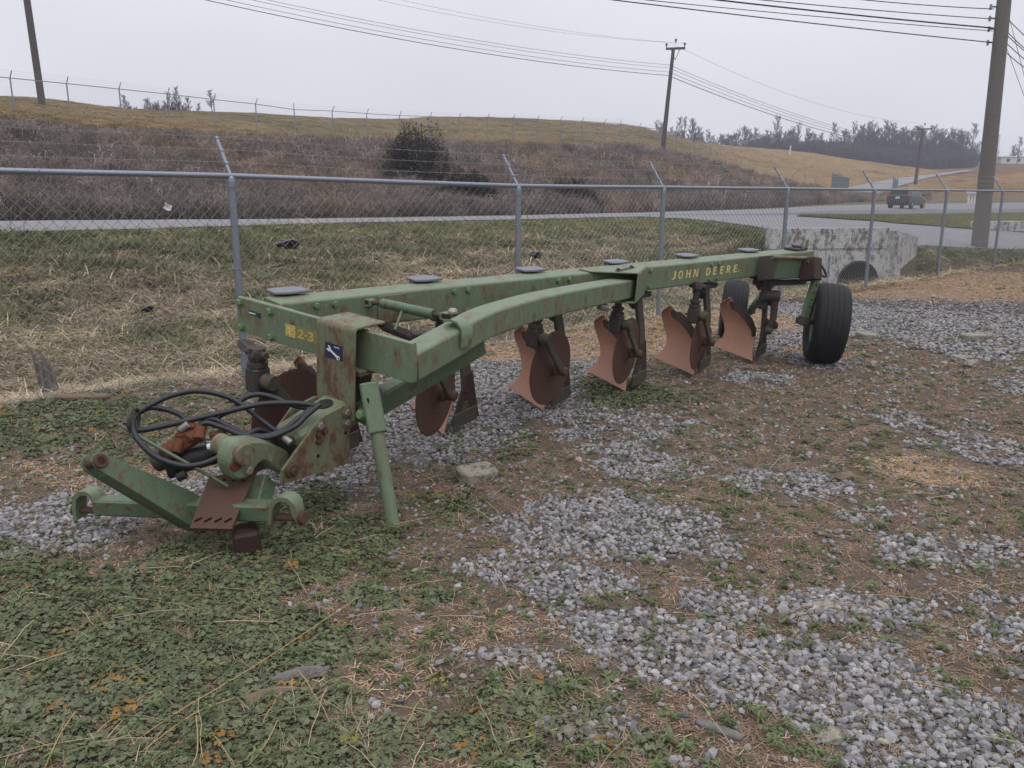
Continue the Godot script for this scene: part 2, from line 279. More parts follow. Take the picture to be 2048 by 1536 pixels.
		for e in rim:
			var a: Vector3 = g[e[0]][e[1]]
			var b: Vector3 = g[e[2]][e[3]]
			quad(a, b, b - nn[e[2]][e[3]] * th, a - nn[e[0]][e[1]] * th, (a + b) / 2.0 - mid)

	# an uneven stone, flat faces
	func stone(mid: Vector3, size: Vector3, r: RandomNumberGenerator, rough := 0.25) -> void:
		var t := 1.618
		var p: Array = []
		for q in [[-1, t, 0], [1, t, 0], [-1, -t, 0], [1, -t, 0], [0, -1, t], [0, 1, t], [0, -1, -t], [0, 1, -t], [t, 0, -1], [t, 0, 1], [-t, 0, -1], [-t, 0, 1]]:
			p.append(mid + Vector3(q[0], q[1], q[2]).normalized() * size * (1.0 + r.randf_range(-rough, rough)))
		for f in [[0, 11, 5], [0, 5, 1], [0, 1, 7], [0, 7, 10], [0, 10, 11], [1, 5, 9], [5, 11, 4], [11, 10, 2], [10, 7, 6], [7, 1, 8], [3, 9, 4], [3, 4, 2], [3, 2, 6], [3, 6, 8], [3, 8, 9], [4, 9, 5], [2, 4, 11], [6, 2, 10], [8, 6, 7], [9, 8, 1]]:
			flat(p[f[0]], p[f[1]], p[f[2]], (p[f[0]] + p[f[1]] + p[f[2]]) / 3.0 - mid)

	# a flat ribbon blade: both sides are drawn, so one sheet
	func blade(root: Vector3, dir: Vector3, length: float, width: float, droop: float, segs := 3) -> void:
		var side := dir.cross(Vector3.UP)
		side = Vector3.RIGHT if side.length() < 0.05 else side.normalized()
		var a := root
		var d := dir
		var wa := width
		for i in segs:
			d = (d + Vector3(dir.x, -1.0, dir.z) * droop / segs).normalized()
			var b := a + d * length / segs
			var wb := width * (1.0 - float(i + 1) / segs * 0.85)
			var up := side.cross(d).normalized()
			if up.y < 0.0: up = -up
			tri(a - side * wa, a + side * wa, b + side * wb, up, up, up)
			tri(a - side * wa, b + side * wb, b - side * wb, up, up, up)
			a = b
			wa = wb

	func mesh() -> ArrayMesh:
		var arr := []
		arr.resize(Mesh.ARRAY_MAX)
		arr[Mesh.ARRAY_VERTEX] = v
		arr[Mesh.ARRAY_NORMAL] = n
		arr[Mesh.ARRAY_COLOR] = c
		var m := ArrayMesh.new()
		m.add_surface_from_arrays(Mesh.PRIMITIVE_TRIANGLES, arr)
		return m


# ---------------------------------------------------------------- nodes
func numbered(called: String, parent: Node) -> String:
	var key := "%d/%s" % [parent.get_instance_id(), called]
	var k: int = taken.get(key, 0)
	taken[key] = k + 1
	return called if k == 0 else "%s_%03d" % [called, k]

func hang(o: Node3D, called: String, parent: Node) -> Node3D:
	o.name = numbered(called, parent)
	parent.add_child(o, true)
	return o

func put(called: String, m: Mesh, mat: Material, parent: Node = self, at := Transform3D.IDENTITY) -> MeshInstance3D:
	var o := MeshInstance3D.new()
	o.mesh = m
	o.material_override = mat
	o.transform = at
	hang(o, called, parent)
	return o

func part(called: String, s: Shape, mat: Material, parent: Node = self) -> MeshInstance3D:
	return put(called, s.mesh(), mat, parent)

func tag(o: Node, label: String, category: String, group := "") -> void:
	o.set_meta("label", label)
	o.set_meta("category", category)
	if group: o.set_meta("group", group)

func thing(called: String, label: String, category: String, at := Transform3D.IDENTITY, group := "") -> Node3D:
	var o := Node3D.new()
	o.transform = at
	hang(o, called, self)
	tag(o, label, category, group)
	return o

func structure(called: String, m: Mesh, mat: Material) -> MeshInstance3D:
	var o := put(called, m, mat)
	o.set_meta("kind", "structure")
	return o

func copy(o: Node3D, called: String, at: Transform3D, label: String) -> Node3D:
	var d: Node3D = o.duplicate()
	d.transform = at
	hang(d, called, self)
	d.set_meta("label", label)
	return d

func scatter(called: String, m: Mesh, mat: Material, places: Array, tints: Array, label := "", category := "", parent: Node = self) -> void:
	if places.is_empty(): return
	var mm := MultiMesh.new()
	mm.transform_format = MultiMesh.TRANSFORM_3D
	mm.use_colors = true
	mm.mesh = m
	mm.instance_count = places.size()
	for i in places.size():
		mm.set_instance_transform(i, places[i])
		mm.set_instance_color(i, tints[i])
	var o := MultiMeshInstance3D.new()
	o.multimesh = mm
	o.material_override = mat
	hang(o, called, parent)
	o.set_meta("kind", "stuff")
	if label: tag(o, label, category)


# ---------------------------------------------------------------- materials
func seamless(freq: float, seed_: int, octaves := 4, size := 512, kind := FastNoiseLite.TYPE_SIMPLEX_SMOOTH) -> PackedByteArray:
	var f := FastNoiseLite.new()
	f.noise_type = kind
	f.seed = seed_
	f.frequency = freq
	f.fractal_octaves = octaves
	var im := f.get_seamless_image(size, size)
	im.convert(Image.FORMAT_L8)
	return im.get_data()

# paint: layers of noise mixed into colours; f(a, b, c) gives a Color (sRGB)
func computed(size: int, a: PackedByteArray, b: PackedByteArray, d: PackedByteArray, f: Callable) -> ImageTexture:
	var data := PackedByteArray()
	data.resize(size * size * 3)
	for i in size * size:
		var q: Color = f.call(a[i] / 255.0, b[i] / 255.0, d[i] / 255.0)
		data[i * 3] = int(clampf(q.r, 0, 1) * 255.0)
		data[i * 3 + 1] = int(clampf(q.g, 0, 1) * 255.0)
		data[i * 3 + 2] = int(clampf(q.b, 0, 1) * 255.0)
	return ImageTexture.create_from_image(Image.create_from_data(size, size, false, Image.FORMAT_RGB8, data))

func bumps(size: int, freq: float, seed_: int, strength: float, octaves := 4) -> ImageTexture:
	var im := Image.create_from_data(size, size, false, Image.FORMAT_L8, seamless(freq, seed_, octaves, size))
	im.convert(Image.FORMAT_RGBA8)
	im.bump_map_to_normal_map(strength)
	return ImageTexture.create_from_image(im)

func material(tex: Texture2D, tint: Color, rough: float, scale := 1.0, metal := 0.0, normal: Texture2D = null, depth := 1.0) -> StandardMaterial3D:
	var m := StandardMaterial3D.new()
	m.albedo_color = tint
	m.roughness = rough
	m.metallic = metal
	if tex or normal:
		m.uv1_triplanar = true
		m.uv1_scale = Vector3.ONE * scale
	if tex: m.albedo_texture = tex
	if normal:
		m.normal_enabled = true
		m.normal_texture = normal
		m.normal_scale = depth
	return m

func tinted(rough := 0.9, back := 0.0) -> StandardMaterial3D:
	var m := StandardMaterial3D.new()
	m.vertex_color_use_as_albedo = true
	m.roughness = rough
	m.metallic_specular = 0.25
	m.cull_mode = BaseMaterial3D.CULL_DISABLED
	if back > 0.0:
		m.backlight_enabled = true
		m.backlight = Color(back, back, back)
	return m

func lin(r: float, g: float, b: float) -> Color:
	return Color(r, g, b).linear_to_srgb()

func make_materials() -> void:
	var a := seamless(0.008, 11, 5)
	var b := seamless(0.03, 12, 5)
	var d := seamless(0.12, 13, 4)
	var rust := func(k: float) -> Color: return Color(0.30, 0.185, 0.125).lerp(Color(0.45, 0.27, 0.17), k)
	var green := computed(512, a, b, d, func(x, y, z):
		var q := Color(0.375, 0.455, 0.365).lerp(Color(0.43, 0.48, 0.375), x)
		q = q.lerp(Color(0.40, 0.375, 0.285), smoothstep(0.40, 0.78, y * 0.35 + z * 0.05 + x * 0.6) * 0.85)
		q = q.lerp(Color(0.335, 0.255, 0.19), smoothstep(0.68, 0.80, y * 0.55 + x * 0.3 + z * 0.15) * 0.75)
		return q * (0.92 + 0.16 * z))
	var dark_green := computed(512, a, b, d, func(x, y, z):
		var q := Color(0.285, 0.37, 0.285).lerp(Color(0.34, 0.41, 0.31), x)
		q = q.lerp(rust.call(z), smoothstep(0.60, 0.70, y * 0.6 + x * 0.25 + z * 0.15))
		return q * (0.88 + 0.24 * z))
	var rusty_green := computed(512, a, b, d, func(x, y, z):
		var q := Color(0.40, 0.445, 0.345)
		q = q.lerp(Color(0.42, 0.36, 0.27), smoothstep(0.30, 0.62, x * 0.6 + y * 0.3 + z * 0.1))
		q = q.lerp(Color(0.34, 0.245, 0.185), smoothstep(0.50, 0.70, y * 0.35 + x * 0.5 + z * 0.15) * 0.85)
		return q * (0.90 + 0.2 * z))
	var bump := bumps(512, 0.05, 21, 3.0)
	var fine := bumps(512, 0.16, 22, 4.0)
	M.green = material(green, Color.WHITE, 0.55, 0.9, 0.0, bump, 0.25)
	M.green.uv1_scale = Vector3(1.3, 0.5, 1.3)
	M.dark_green = material(dark_green, Color.WHITE, 0.5, 1.1, 0.0, bump, 0.25)
	M.rusty_green = material(rusty_green, Color.WHITE, 0.7, 1.3, 0.0, bump, 0.4)
	M.rusty_green.uv1_scale = Vector3(1.9, 0.9, 1.9)
	var rust_tex := computed(512, a, b, d, func(x, y, z):
		return Color(0.55, 0.395, 0.315).lerp(Color(0.635, 0.455, 0.355), x * 0.6 + y * 0.4).lerp(Color(0.52, 0.375, 0.315), smoothstep(0.55, 0.8, y) * 0.6) * (0.92 + 0.16 * z))
	M.rust = material(rust_tex, Color.WHITE, 0.62, 1.0, 0.0, fine, 0.35)
	M.disc_rust = material(rust_tex, Color(0.53, 0.50, 0.52), 0.7, 1.4, 0.0, fine, 0.4)
	M.plate_rust = material(rust_tex, Color(0.53, 0.535, 0.53), 0.8, 2.2, 0.0, fine, 0.6)
	M.orange_rust = material(rust_tex, Color(0.66, 0.55, 0.43), 0.85, 3.0, 0.0, fine, 1.0)
	var dark_tex := computed(512, a, b, d, func(x, y, z):
		return Color(0.17, 0.165, 0.16).lerp(Color(0.27, 0.235, 0.21), y).lerp(rust.call(z), smoothstep(0.62, 0.75, x * 0.5 + y * 0.5) * 0.8))
	M.iron = material(dark_tex, Color.WHITE, 0.7, 2.0, 0.0, fine, 0.6)
	M.iron_rust = material(rust_tex, Color(0.38, 0.37, 0.38), 0.75, 2.0, 0.0, fine, 0.5)
	M.leg = material(dark_tex, Color(1.15, 1.2, 1.05), 0.75, 1.4, 0.0, fine, 0.5)
	M.rubber = material(computed(512, a, b, d, func(x, y, z): return Color(0.085, 0.088, 0.10).lerp(Color(0.16, 0.155, 0.155), smoothstep(0.5, 0.95, x * 0.5 + z * 0.5) * 0.6)), Color.WHITE, 0.8, 2.5, 0.0, fine, 0.3)
	M.hose = material(null, Color(0.10, 0.105, 0.125), 0.5)
	M.chrome = material(null, Color(0.62, 0.63, 0.65), 0.25, 1.0, 1.0)
	M.zinc = material(computed(512, a, b, d, func(x, y, z): return Color(0.44, 0.47, 0.51).lerp(Color(0.56, 0.58, 0.61), y * 0.5 + z * 0.5)), Color.WHITE, 0.42, 1.5, 0.45, fine, 0.15)
	M.wire = material(null, Color(0.56, 0.56, 0.56), 0.5, 1.0, 0.3)
	M.cap = material(computed(512, a, b, d, func(x, y, z): return Color(0.38, 0.385, 0.41).lerp(Color(0.47, 0.47, 0.50), y)), Color.WHITE, 0.6, 3.0)
	M.bolt = material(green, Color(0.95, 1.05, 0.92), 0.5, 6.0)
	M.steel = material(null, Color(0.56, 0.54, 0.50), 0.45, 1.0, 0.5)
	M.yellow = material(computed(512, a, b, d, func(x, y, z): return Color(0.70, 0.63, 0.33).lerp(Color(0.80, 0.73, 0.43), z).lerp(Color(0.50, 0.45, 0.28), smoothstep(0.5, 0.75, y) * 0.7)), Color.WHITE, 0.6, 3.0)
	M.letter = material(null, Color(0.80, 0.72, 0.47), 0.6)
	M.navy = material(null, Color(0.145, 0.165, 0.26), 0.45)
	M.decal_white = material(null, Color(0.82, 0.83, 0.86), 0.5)
	M.decal_green = material(null, Color(0.10, 0.30, 0.23), 0.5)
	var conc := computed(512, a, b, d, func(x, y, z):
		return Color(0.80, 0.80, 0.80).lerp(Color(0.66, 0.66, 0.66), z).lerp(Color(0.34, 0.335, 0.325), smoothstep(0.43, 0.70, x * 0.40 + y * 0.35 + z * 0.25) * 0.9))
	M.concrete = material(conc, Color.WHITE, 0.92, 0.55, 0.0, fine, 0.7)
	M.concrete.uv1_scale = Vector3(0.62, 0.30, 0.62)
	M.block = material(conc, Color(0.78, 0.75, 0.68), 0.95, 1.7, 0.0, fine, 0.8)
	M.pipe = material(null, Color(0.20, 0.20, 0.21), 0.7)  # darkened to stand in for the shade deep inside the pipe
	M.wood = material(computed(512, a, b, d, func(x, y, z): return Color(0.36, 0.35, 0.335).lerp(Color(0.47, 0.455, 0.43), y * 0.5 + z * 0.5)), Color.WHITE, 0.9, 0.8, 0.0, fine, 0.6)
	M.brown_wood = material(computed(512, a, b, d, func(x, y, z): return Color(0.36, 0.30, 0.25).lerp(Color(0.52, 0.45, 0.38), z * 0.6 + y * 0.4)), Color.WHITE, 0.92, 3.0, 0.0, fine, 0.9)
	M.pole_far = material(null, Color(0.30, 0.28, 0.27), 0.9)
	M.cable = material(null, Color(0.17, 0.17, 0.19), 0.7)
	var asphalt := computed(512, a, b, d, func(x, y, z): return Color(0.46, 0.46, 0.475).lerp(Color(0.57, 0.565, 0.57), x * 0.5 + y * 0.5) * (0.9 + 0.2 * z))
	M.asphalt = material(asphalt, Color(0.92, 0.92, 0.93), 0.9, 0.18)
	M.asphalt.uv1_world_triplanar = true
	M.new_asphalt = material(asphalt, Color(0.76, 0.76, 0.80), 0.9, 0.22)
	M.new_asphalt.uv1_world_triplanar = true
	var earth := computed(512, a, b, d, func(x, y, z):
		var k: float = 0.62 + 0.38 * (x * 0.3 + y * 0.35 + z * 0.35)
		return Color(k, k, k))
	M.ground = material(earth, Color(1.12, 1.12, 1.12), 0.97, 0.55, 0.0, fine, 1.0)
	M.ground.uv1_world_triplanar = true
	M.ground.vertex_color_use_as_albedo = true
	M.ground.metallic_specular = 0.2
	M.plant = tinted(0.85, 0.35)
	M.stem = tinted(0.95)
	var st := computed(512, a, b, d, func(x, y, z):
		var k: float = 0.72 + 0.28 * (y * 0.5 + z * 0.5)
		return Color(k, k, k))
	M.stone = material(st, Color.WHITE, 0.9, 6.0, 0.0, fine, 0.4)
	M.stone.vertex_color_use_as_albedo = true
	M.stone.metallic_specular = 0.3
	M.paper = material(null, Color(0.80, 0.80, 0.79), 0.8)
	M.bag = material(null, Color(0.035, 0.035, 0.04), 0.35)
	M.car_paint = material(null, Color(0.115, 0.175, 0.19), 0.3, 1.0, 0.0)
	M.car_paint.clearcoat_enabled = true
	M.car_paint.clearcoat = 0.4
	M.black = material(null, Color(0.06, 0.06, 0.065), 0.6)
	M.glass = material(null, Color(0.055, 0.07, 0.08), 0.08)
	M.red = material(null, Color(0.75, 0.13, 0.16), 0.3)
	M.white = material(null, Color(0.83, 0.83, 0.82), 0.6)
	M.house_wall = material(null, Color(0.80, 0.79, 0.76), 0.8)
	M.house_roof = material(null, Color(0.62, 0.60, 0.58), 0.8)
	M.gate_sheet = material(null, Color(0.42, 0.47, 0.52), 0.6, 1.0, 0.3)


# ---------------------------------------------------------------- the lie of the land
# RAILS: for each bearing from the yard, eight (distance, height) pairs: fence foot, ditch, near and far road edge, brush foot, brush top, hill fence, ridge.
func profile(az: float) -> Array:
	var q := clampf((az - RAIL_AZ0) / RAIL_STEP, 0.0, RAILS.size() - 1.001)
	var i := int(q)
	var k := q - i
	var out: Array = []
	for j in 16:
		out.append(lerpf(RAILS[i][j], RAILS[i + 1][j], k))
	out.append(maxf(out[14] * 1.3, 130.0)); out.append(out[15] - 2.0)
	out.append(760.0); out.append(out[15] - 9.0)
	return out

func mark(table: Array, az: float) -> float:
	var q := clampf((az - RAIL_AZ0) / RAIL_STEP, 0.0, table.size() - 1.001)
	return lerpf(table[int(q)], table[int(q) + 1], q - int(q))

const ROUGH := [0.012, 0.03, 0.12, 0.0, 0.03, 0.35, 0.15, 0.2, 0.3, 0.3]

func bumpy(x: float, z: float, k: int, f: float) -> float:
	var amp: float = lerpf(ROUGH[k], ROUGH[mini(k + 1, 9)], f)
	if k == 1: amp = 0.12 * minf(1.0, minf(f, 1.0 - f) * 5.0)
	if k == 2 or k == 3: amp = 0.0
	if k == 4: amp = 0.35 * minf(1.0, minf(f, 1.0 - f) * 4.0)
	if k >= 5: amp *= minf(1.0, minf(f, 1.0 - f) * 4.0 + (1.0 if k > 6 else 0.0))
	if amp == 0.0: return 0.0
	return (n_mid.get_noise_2d(x, z) * 0.7 + n_fine.get_noise_2d(x, z) * 0.3) * amp

# [height, zone, share of the zone]
func land(x: float, z: float) -> Array:
	var az := rad_to_deg(atan2(x, -z))
	var r := sqrt(x * x + z * z)
	var p := profile(az)
	var fade := 1.0 - smoothstep(60.0, 95.0, absf(az))
	if r <= p[0]:
		return [(p[1] * smoothstep(p[0] * 0.7, p[0], r)) * fade + (n_mid.get_noise_2d(x, z) * 0.6 + n_fine.get_noise_2d(x * 3.0, z * 3.0) * 0.4) * 0.03 - 0.005, -1, r / p[0]]
	var k := 0
	while k < 8 and r > p[k * 2 + 2]: k += 1
	var f: float = clampf((r - p[k * 2]) / (p[k * 2 + 2] - p[k * 2]), 0.0, 1.0)
	return [(lerpf(p[k * 2 + 1], p[k * 2 + 3], f)) * fade + bumpy(x, z, k, f), k, f]

func ground_y(x: float, z: float) -> float:
	return land(x, z)[0]

func on_ground(x: float, z: float, dy := 0.0) -> Vector3:
	return Vector3(x, ground_y(x, z) + dy, z)

func polar(az: float, r: float) -> Vector2:
	var a := deg_to_rad(az)
	return Vector2(sin(a) * r, -cos(a) * r)

func ground_tint(x: float, z: float, k: int, f: float, az: float) -> Color:
	var s := n_soft.get_noise_2d(x, z) * 0.5 + 0.5
	var m := n_mid.get_noise_2d(x * 1.7, z * 1.7) * 0.5 + 0.5
	var soil := Color(0.12, 0.088, 0.064).lerp(Color(0.16, 0.125, 0.09), m)
	var bank := Color(0.155, 0.125, 0.075).lerp(Color(0.085, 0.09, 0.042), m)
	var thicket := Color(0.16, 0.125, 0.105).lerp(Color(0.13, 0.115, 0.09), m)
	var hill := Color(0.24, 0.175, 0.085).lerp(Color(0.135, 0.125, 0.055), smoothstep(0.4, 0.75, s * 0.6 + m * 0.4))
	var field := Color(0.34, 0.225, 0.10).lerp(Color(0.27, 0.18, 0.085), m)
	if az > 10.0: hill = hill.lerp(field, smoothstep(10.0, 17.0, az) * (1.0 - 0.45 * smoothstep(0.55, 0.7, s)))
	match k:
		-1: return soil.lerp(Color(0.10, 0.095, 0.092), clampf(cover(GRAVEL, x, z) * 1.1, 0.0, 0.85)).lerp(Color(0.30, 0.205, 0.135), clampf(cover(STRAW, x, z) * 1.2 - 0.3, 0.0, 0.8))
		0: return soil.lerp(bank, f)
		1: return bank.lerp(Color(0.13, 0.135, 0.05), smoothstep(0.7, 0.95, f))
		2: return Color(0.2, 0.2, 0.2)
		3: return Color(0.15, 0.14, 0.065)
		4: return (thicket if az < 24.0 else thicket.lerp(hill, 0.6))
		5: return hill.lerp(Color(0.33, 0.20, 0.09), smoothstep(0.45, 0.6, m) * 0.6)
	if k == 6 and az > 27.0: hill = Color(0.21, 0.12, 0.065).lerp(Color(0.16, 0.14, 0.06), smoothstep(0.3, 0.8, f))
	return hill

func build_ground() -> void:
	var azs: Array = []
	var a := -180.0
	while a < 180.01:
		azs.append(a)
		a += 0.5 if absf(a + 0.01) < 43.0 else (1.5 if absf(a + 0.01) < 60.0 else 6.0)
	var steps := [5, 22, 6, 3, 26, 5, 16, 4, 4]
	var st := SurfaceTool.new()
	st.begin(Mesh.PRIMITIVE_TRIANGLES)
	var rows := 0
	for az in azs:
		var p := profile(az)
		var rs: Array = [0.0]
		for i in 56: rs.append(0.45 * pow(p[0] / 0.45, i / 55.0))
		for k in 9:
			for i in steps[k]:
				rs.append(lerpf(p[k * 2], p[k * 2 + 2], float(i + 1) / steps[k]))
		rows = rs.size()
		for r in rs:
			var q := polar(az, r)
			var l := land(q.x, q.y)
			if l[1] == 2 or l[1] == 1 and l[2] > 0.999: l[0] -= 0.0
			st.set_color(ground_tint(q.x, q.y, l[1], l[2], az))
			st.add_vertex(Vector3(q.x, l[0], q.y))
	for i in azs.size() - 1:
		for j in rows - 1:
			var v := i * rows + j
			if j >= 61 and j < 83 and azs[i] > 21.4 and azs[i] < 25.2: continue
			for t in [v, v + 1, v + rows, v + 1, v + rows + 1, v + rows]: st.add_index(t)
	st.generate_normals()
	structure("ground", st.commit(), M.ground)

# a strip of road surface between two shares of the way from the near to the far road edge
func pave(called: String, mat: Material, az0: float, az1: float, near: Callable, far: Callable, lift: float, tint := Color.WHITE) -> void:
	var st := SurfaceTool.new()
	st.begin(Mesh.PRIMITIVE_TRIANGLES)
	var n := int((az1 - az0) / 0.5)
	for i in n + 1:
		var az := az0 + (az1 - az0) * i / n
		var p := profile(az)
		for j in 7:
			var f := lerpf(near.call(az), far.call(az), j / 6.0)
			var q := polar(az, lerpf(p[4], p[6], f))
			st.set_color(tint)
			st.add_vertex(Vector3(q.x, lerpf(p[5], p[7], f) + lift, q.y))
	for i in n:
		for j in 6:
			var v := i * 7 + j
			for t in [v, v + 1, v + 7, v + 1, v + 8, v + 7]: st.add_index(t)
	st.generate_normals()
	structure(called, st.commit(), mat)

func build_roads() -> void:
	pave("road", M.asphalt, -58.0, 58.0, func(_a): return 0.0, func(_a): return 1.0, 0.02)
	pave("turning_lane", M.new_asphalt, 6.0, 58.0, func(a): return mark(ISLAND_FAR, a) if a > 19.4 else mark(LANE, a) - 0.10 * smoothstep(6.0, 19.0, a), func(a): return mark(LANE, a), 0.03)
	pave("road_verge", M.ground, 19.2, 58.0, func(a): return mark(ISLAND_NEAR, a), func(a): return mark(ISLAND_FAR, a), 0.06, Color(0.17, 0.165, 0.06))


# ---------------------------------------------------------------- chain-link fence
func chain_panel(len_: float, h: float, p: float, wire: float, spikes: float) -> ArrayMesh:
	var s := Shape.new()
	var n := int(len_ / (p / 2.0))
	var hs := p / 2.0
	var rows := int(h / hs)
	var out := Vector3(0, 0, wire * 0.8)
	for j in n:
		var a := Vector3.ZERO
		for i in rows + 1:
			var b := Vector3((j + ((i + j) % 2)) * hs, i * hs, 0.0) + (out if (i + j) % 2 == 0 else -out)
			if i > 0: thin(s, a, b, wire)
			a = b
		if spikes > 0.0 and j % 2 == 0:
			var tip := Vector3((j + 0.5 + (rows % 2) * 0.5) * hs, rows * hs + spikes, 0.0)
			thin(s, a, tip, wire)
	return s.mesh()

func thin(s: Shape, a: Vector3, b: Vector3, w: float) -> void:
	var z := (b - a).normalized()
	var x := z.cross(Vector3(0.3, 0.5, 0.8)).normalized() * w
	var y := z.cross(x)
	var p := [x, x * -0.5 + y * 0.866, x * -0.5 - y * 0.866]
	for k in 3:
		var c: Vector3 = p[k]
		var d: Vector3 = p[(k + 1) % 3]
		s.tri(a + c, a + d, b + d, c.normalized(), d.normalized(), d.normalized())
		s.tri(a + c, b + d, b + c, c.normalized(), d.normalized(), c.normalized())

func sag(a: Vector3, b: Vector3, drop: float, n := 12) -> Array:
	var out: Array = []
	for i in n + 1:
		var t := float(i) / n
		out.append(a.lerp(b, t) - Vector3(0, drop * 4.0 * t * (1.0 - t), 0))
	return out

func barbed(a: Vector3, b: Vector3, parent: Node3D, called := "barbed_wire", barbs := true, r := 0.0016) -> void:
	var s := Shape.new()
	s.tube(sag(a, b, 0.015, 6), r, 4, false)
	if barbs:
		var n := int(a.distance_to(b) / 0.13)
		for i in n:
			var p := a.lerp(b, (i + 0.5) / n) - Vector3(0, 0.06 * ((i + 0.5) / n) * (1.0 - (i + 0.5) / n), 0)
			thin(s, p + Vector3(0.008, -0.016, 0.006), p + Vector3(-0.008, 0.016, -0.006), 0.0012)
	part(called, s, M.wire, parent)

func build_fence() -> void:
	# foot (x, z), rail height
	var posts := [[-7.2, -3.4, 1.84], [-4.9, -5.5, 1.86], [-2.57, -7.55, 1.86], [0.07, -9.52, 1.815], [2.16, -11.75, 1.848], [4.62, -13.8, 1.87], [7.02, -15.93, 1.893], [9.96, -18.84, 1.93], [12.62, -21.15, 1.957], [15.0, -23.4, 1.98], [17.4, -25.6, 2.0]]
	var f := thing("chain_link_fence", "galvanised chain-link fence with angled barbed-wire arms behind the plow", "fence")
	var out := Vector3(-0.669, 0, -0.743)
	for i in posts.size():
		var x: float = posts[i][0]
		var z: float = posts[i][1]
		var foot := on_ground(x, z, -0.1)
		var top := Vector3(x, posts[i][2], z)
		var s := Shape.new()
		s.tube([foot, top + Vector3(0, -0.03, 0)], 0.034, 14)
		s.lathe(top + Vector3(0, -0.05, 0), Vector3.UP, [Vector2(0.0345, -0.06), Vector2(0.041, -0.055), Vector2(0.041, 0.0), Vector2(0.036, 0.03), Vector2(0.02, 0.06), Vector2(0, 0.065)], 14)
		var post := part("post", s, M.zinc, f)
		for h in [0.22, 0.62, 1.02, 1.42, 1.74]:
			var ties := Shape.new()
			ties.lathe(Vector3(x, top.y - 1.86 + h, z), Vector3(0.1, 1, 0.05), [Vector2(0.034, -0.004), Vector2(0.040, -0.003), Vector2(0.040, 0.003), Vector2(0.034, 0.004)], 12)
			part("tie_wire", ties, M.wire, post)
		var arm := Shape.new()
		var tip := top + out * 0.27 + Vector3(0, 0.36, 0)
		arm.bar(top + Vector3(0, -0.01, 0), tip, Vector3(0.743, 0, -0.669), 0.028, 0.034, 0.006)
		for h in [0.3, 0.62, 0.94]:
			arm.box(top.lerp(tip, h), Vector3(0.034, 0.042, 0.02), Basis.looking_at(tip - top), 0.003)
		part("barb_arm", arm, M.zinc, f)
		if i == posts.size() - 1: break
		var x1: float = posts[i + 1][0]
		var z1: float = posts[i + 1][1]
		var top1 := Vector3(x1, posts[i + 1][2], z1)
		var rail := Shape.new()
		rail.tube([top, top.lerp(top1, 0.5) + Vector3(0, -0.004, 0), top1], 0.0245, 12)
		for k in 3:
			var q := top.lerp(top1, 0.2 + 0.3 * k)
			rail.lathe(q, top1 - top, [Vector2(0.024, -0.004), Vector2(0.0275, -0.002), Vector2(0.0275, 0.002), Vector2(0.024, 0.004)], 10)
		part("top_rail", rail, M.zinc, f)
		var tip1 := top1 + out * 0.27 + Vector3(0, 0.36, 0)
		for h in [0.3, 0.62, 0.94]:
			barbed(top.lerp(tip, h) + Vector3(0, 0.02, 0), top1.lerp(tip1, h) + Vector3(0, 0.02, 0), f)
		var side := (top1 - top)
		var len_ := side.length()
		side /= len_
		var up := Vector3.UP
		var b := Basis(side, up, side.cross(up).normalized())
		put("wire_mesh", chain_panel(len_, 1.84, 0.098, 0.0024, 0.035), M.wire, f, Transform3D(b, top - Vector3(0, 1.815, 0) + out * 0.032))
		for h in [0.04, 0.62]:
			barbed(Vector3(x, top.y - 1.86 + h + (0.03 if i % 2 else 0.0), z) + out * 0.036, Vector3(x1, top1.y - 1.86 + h + (0.0 if i % 2 else 0.05), z1) + out * 0.036, f, "tension_wire", false)

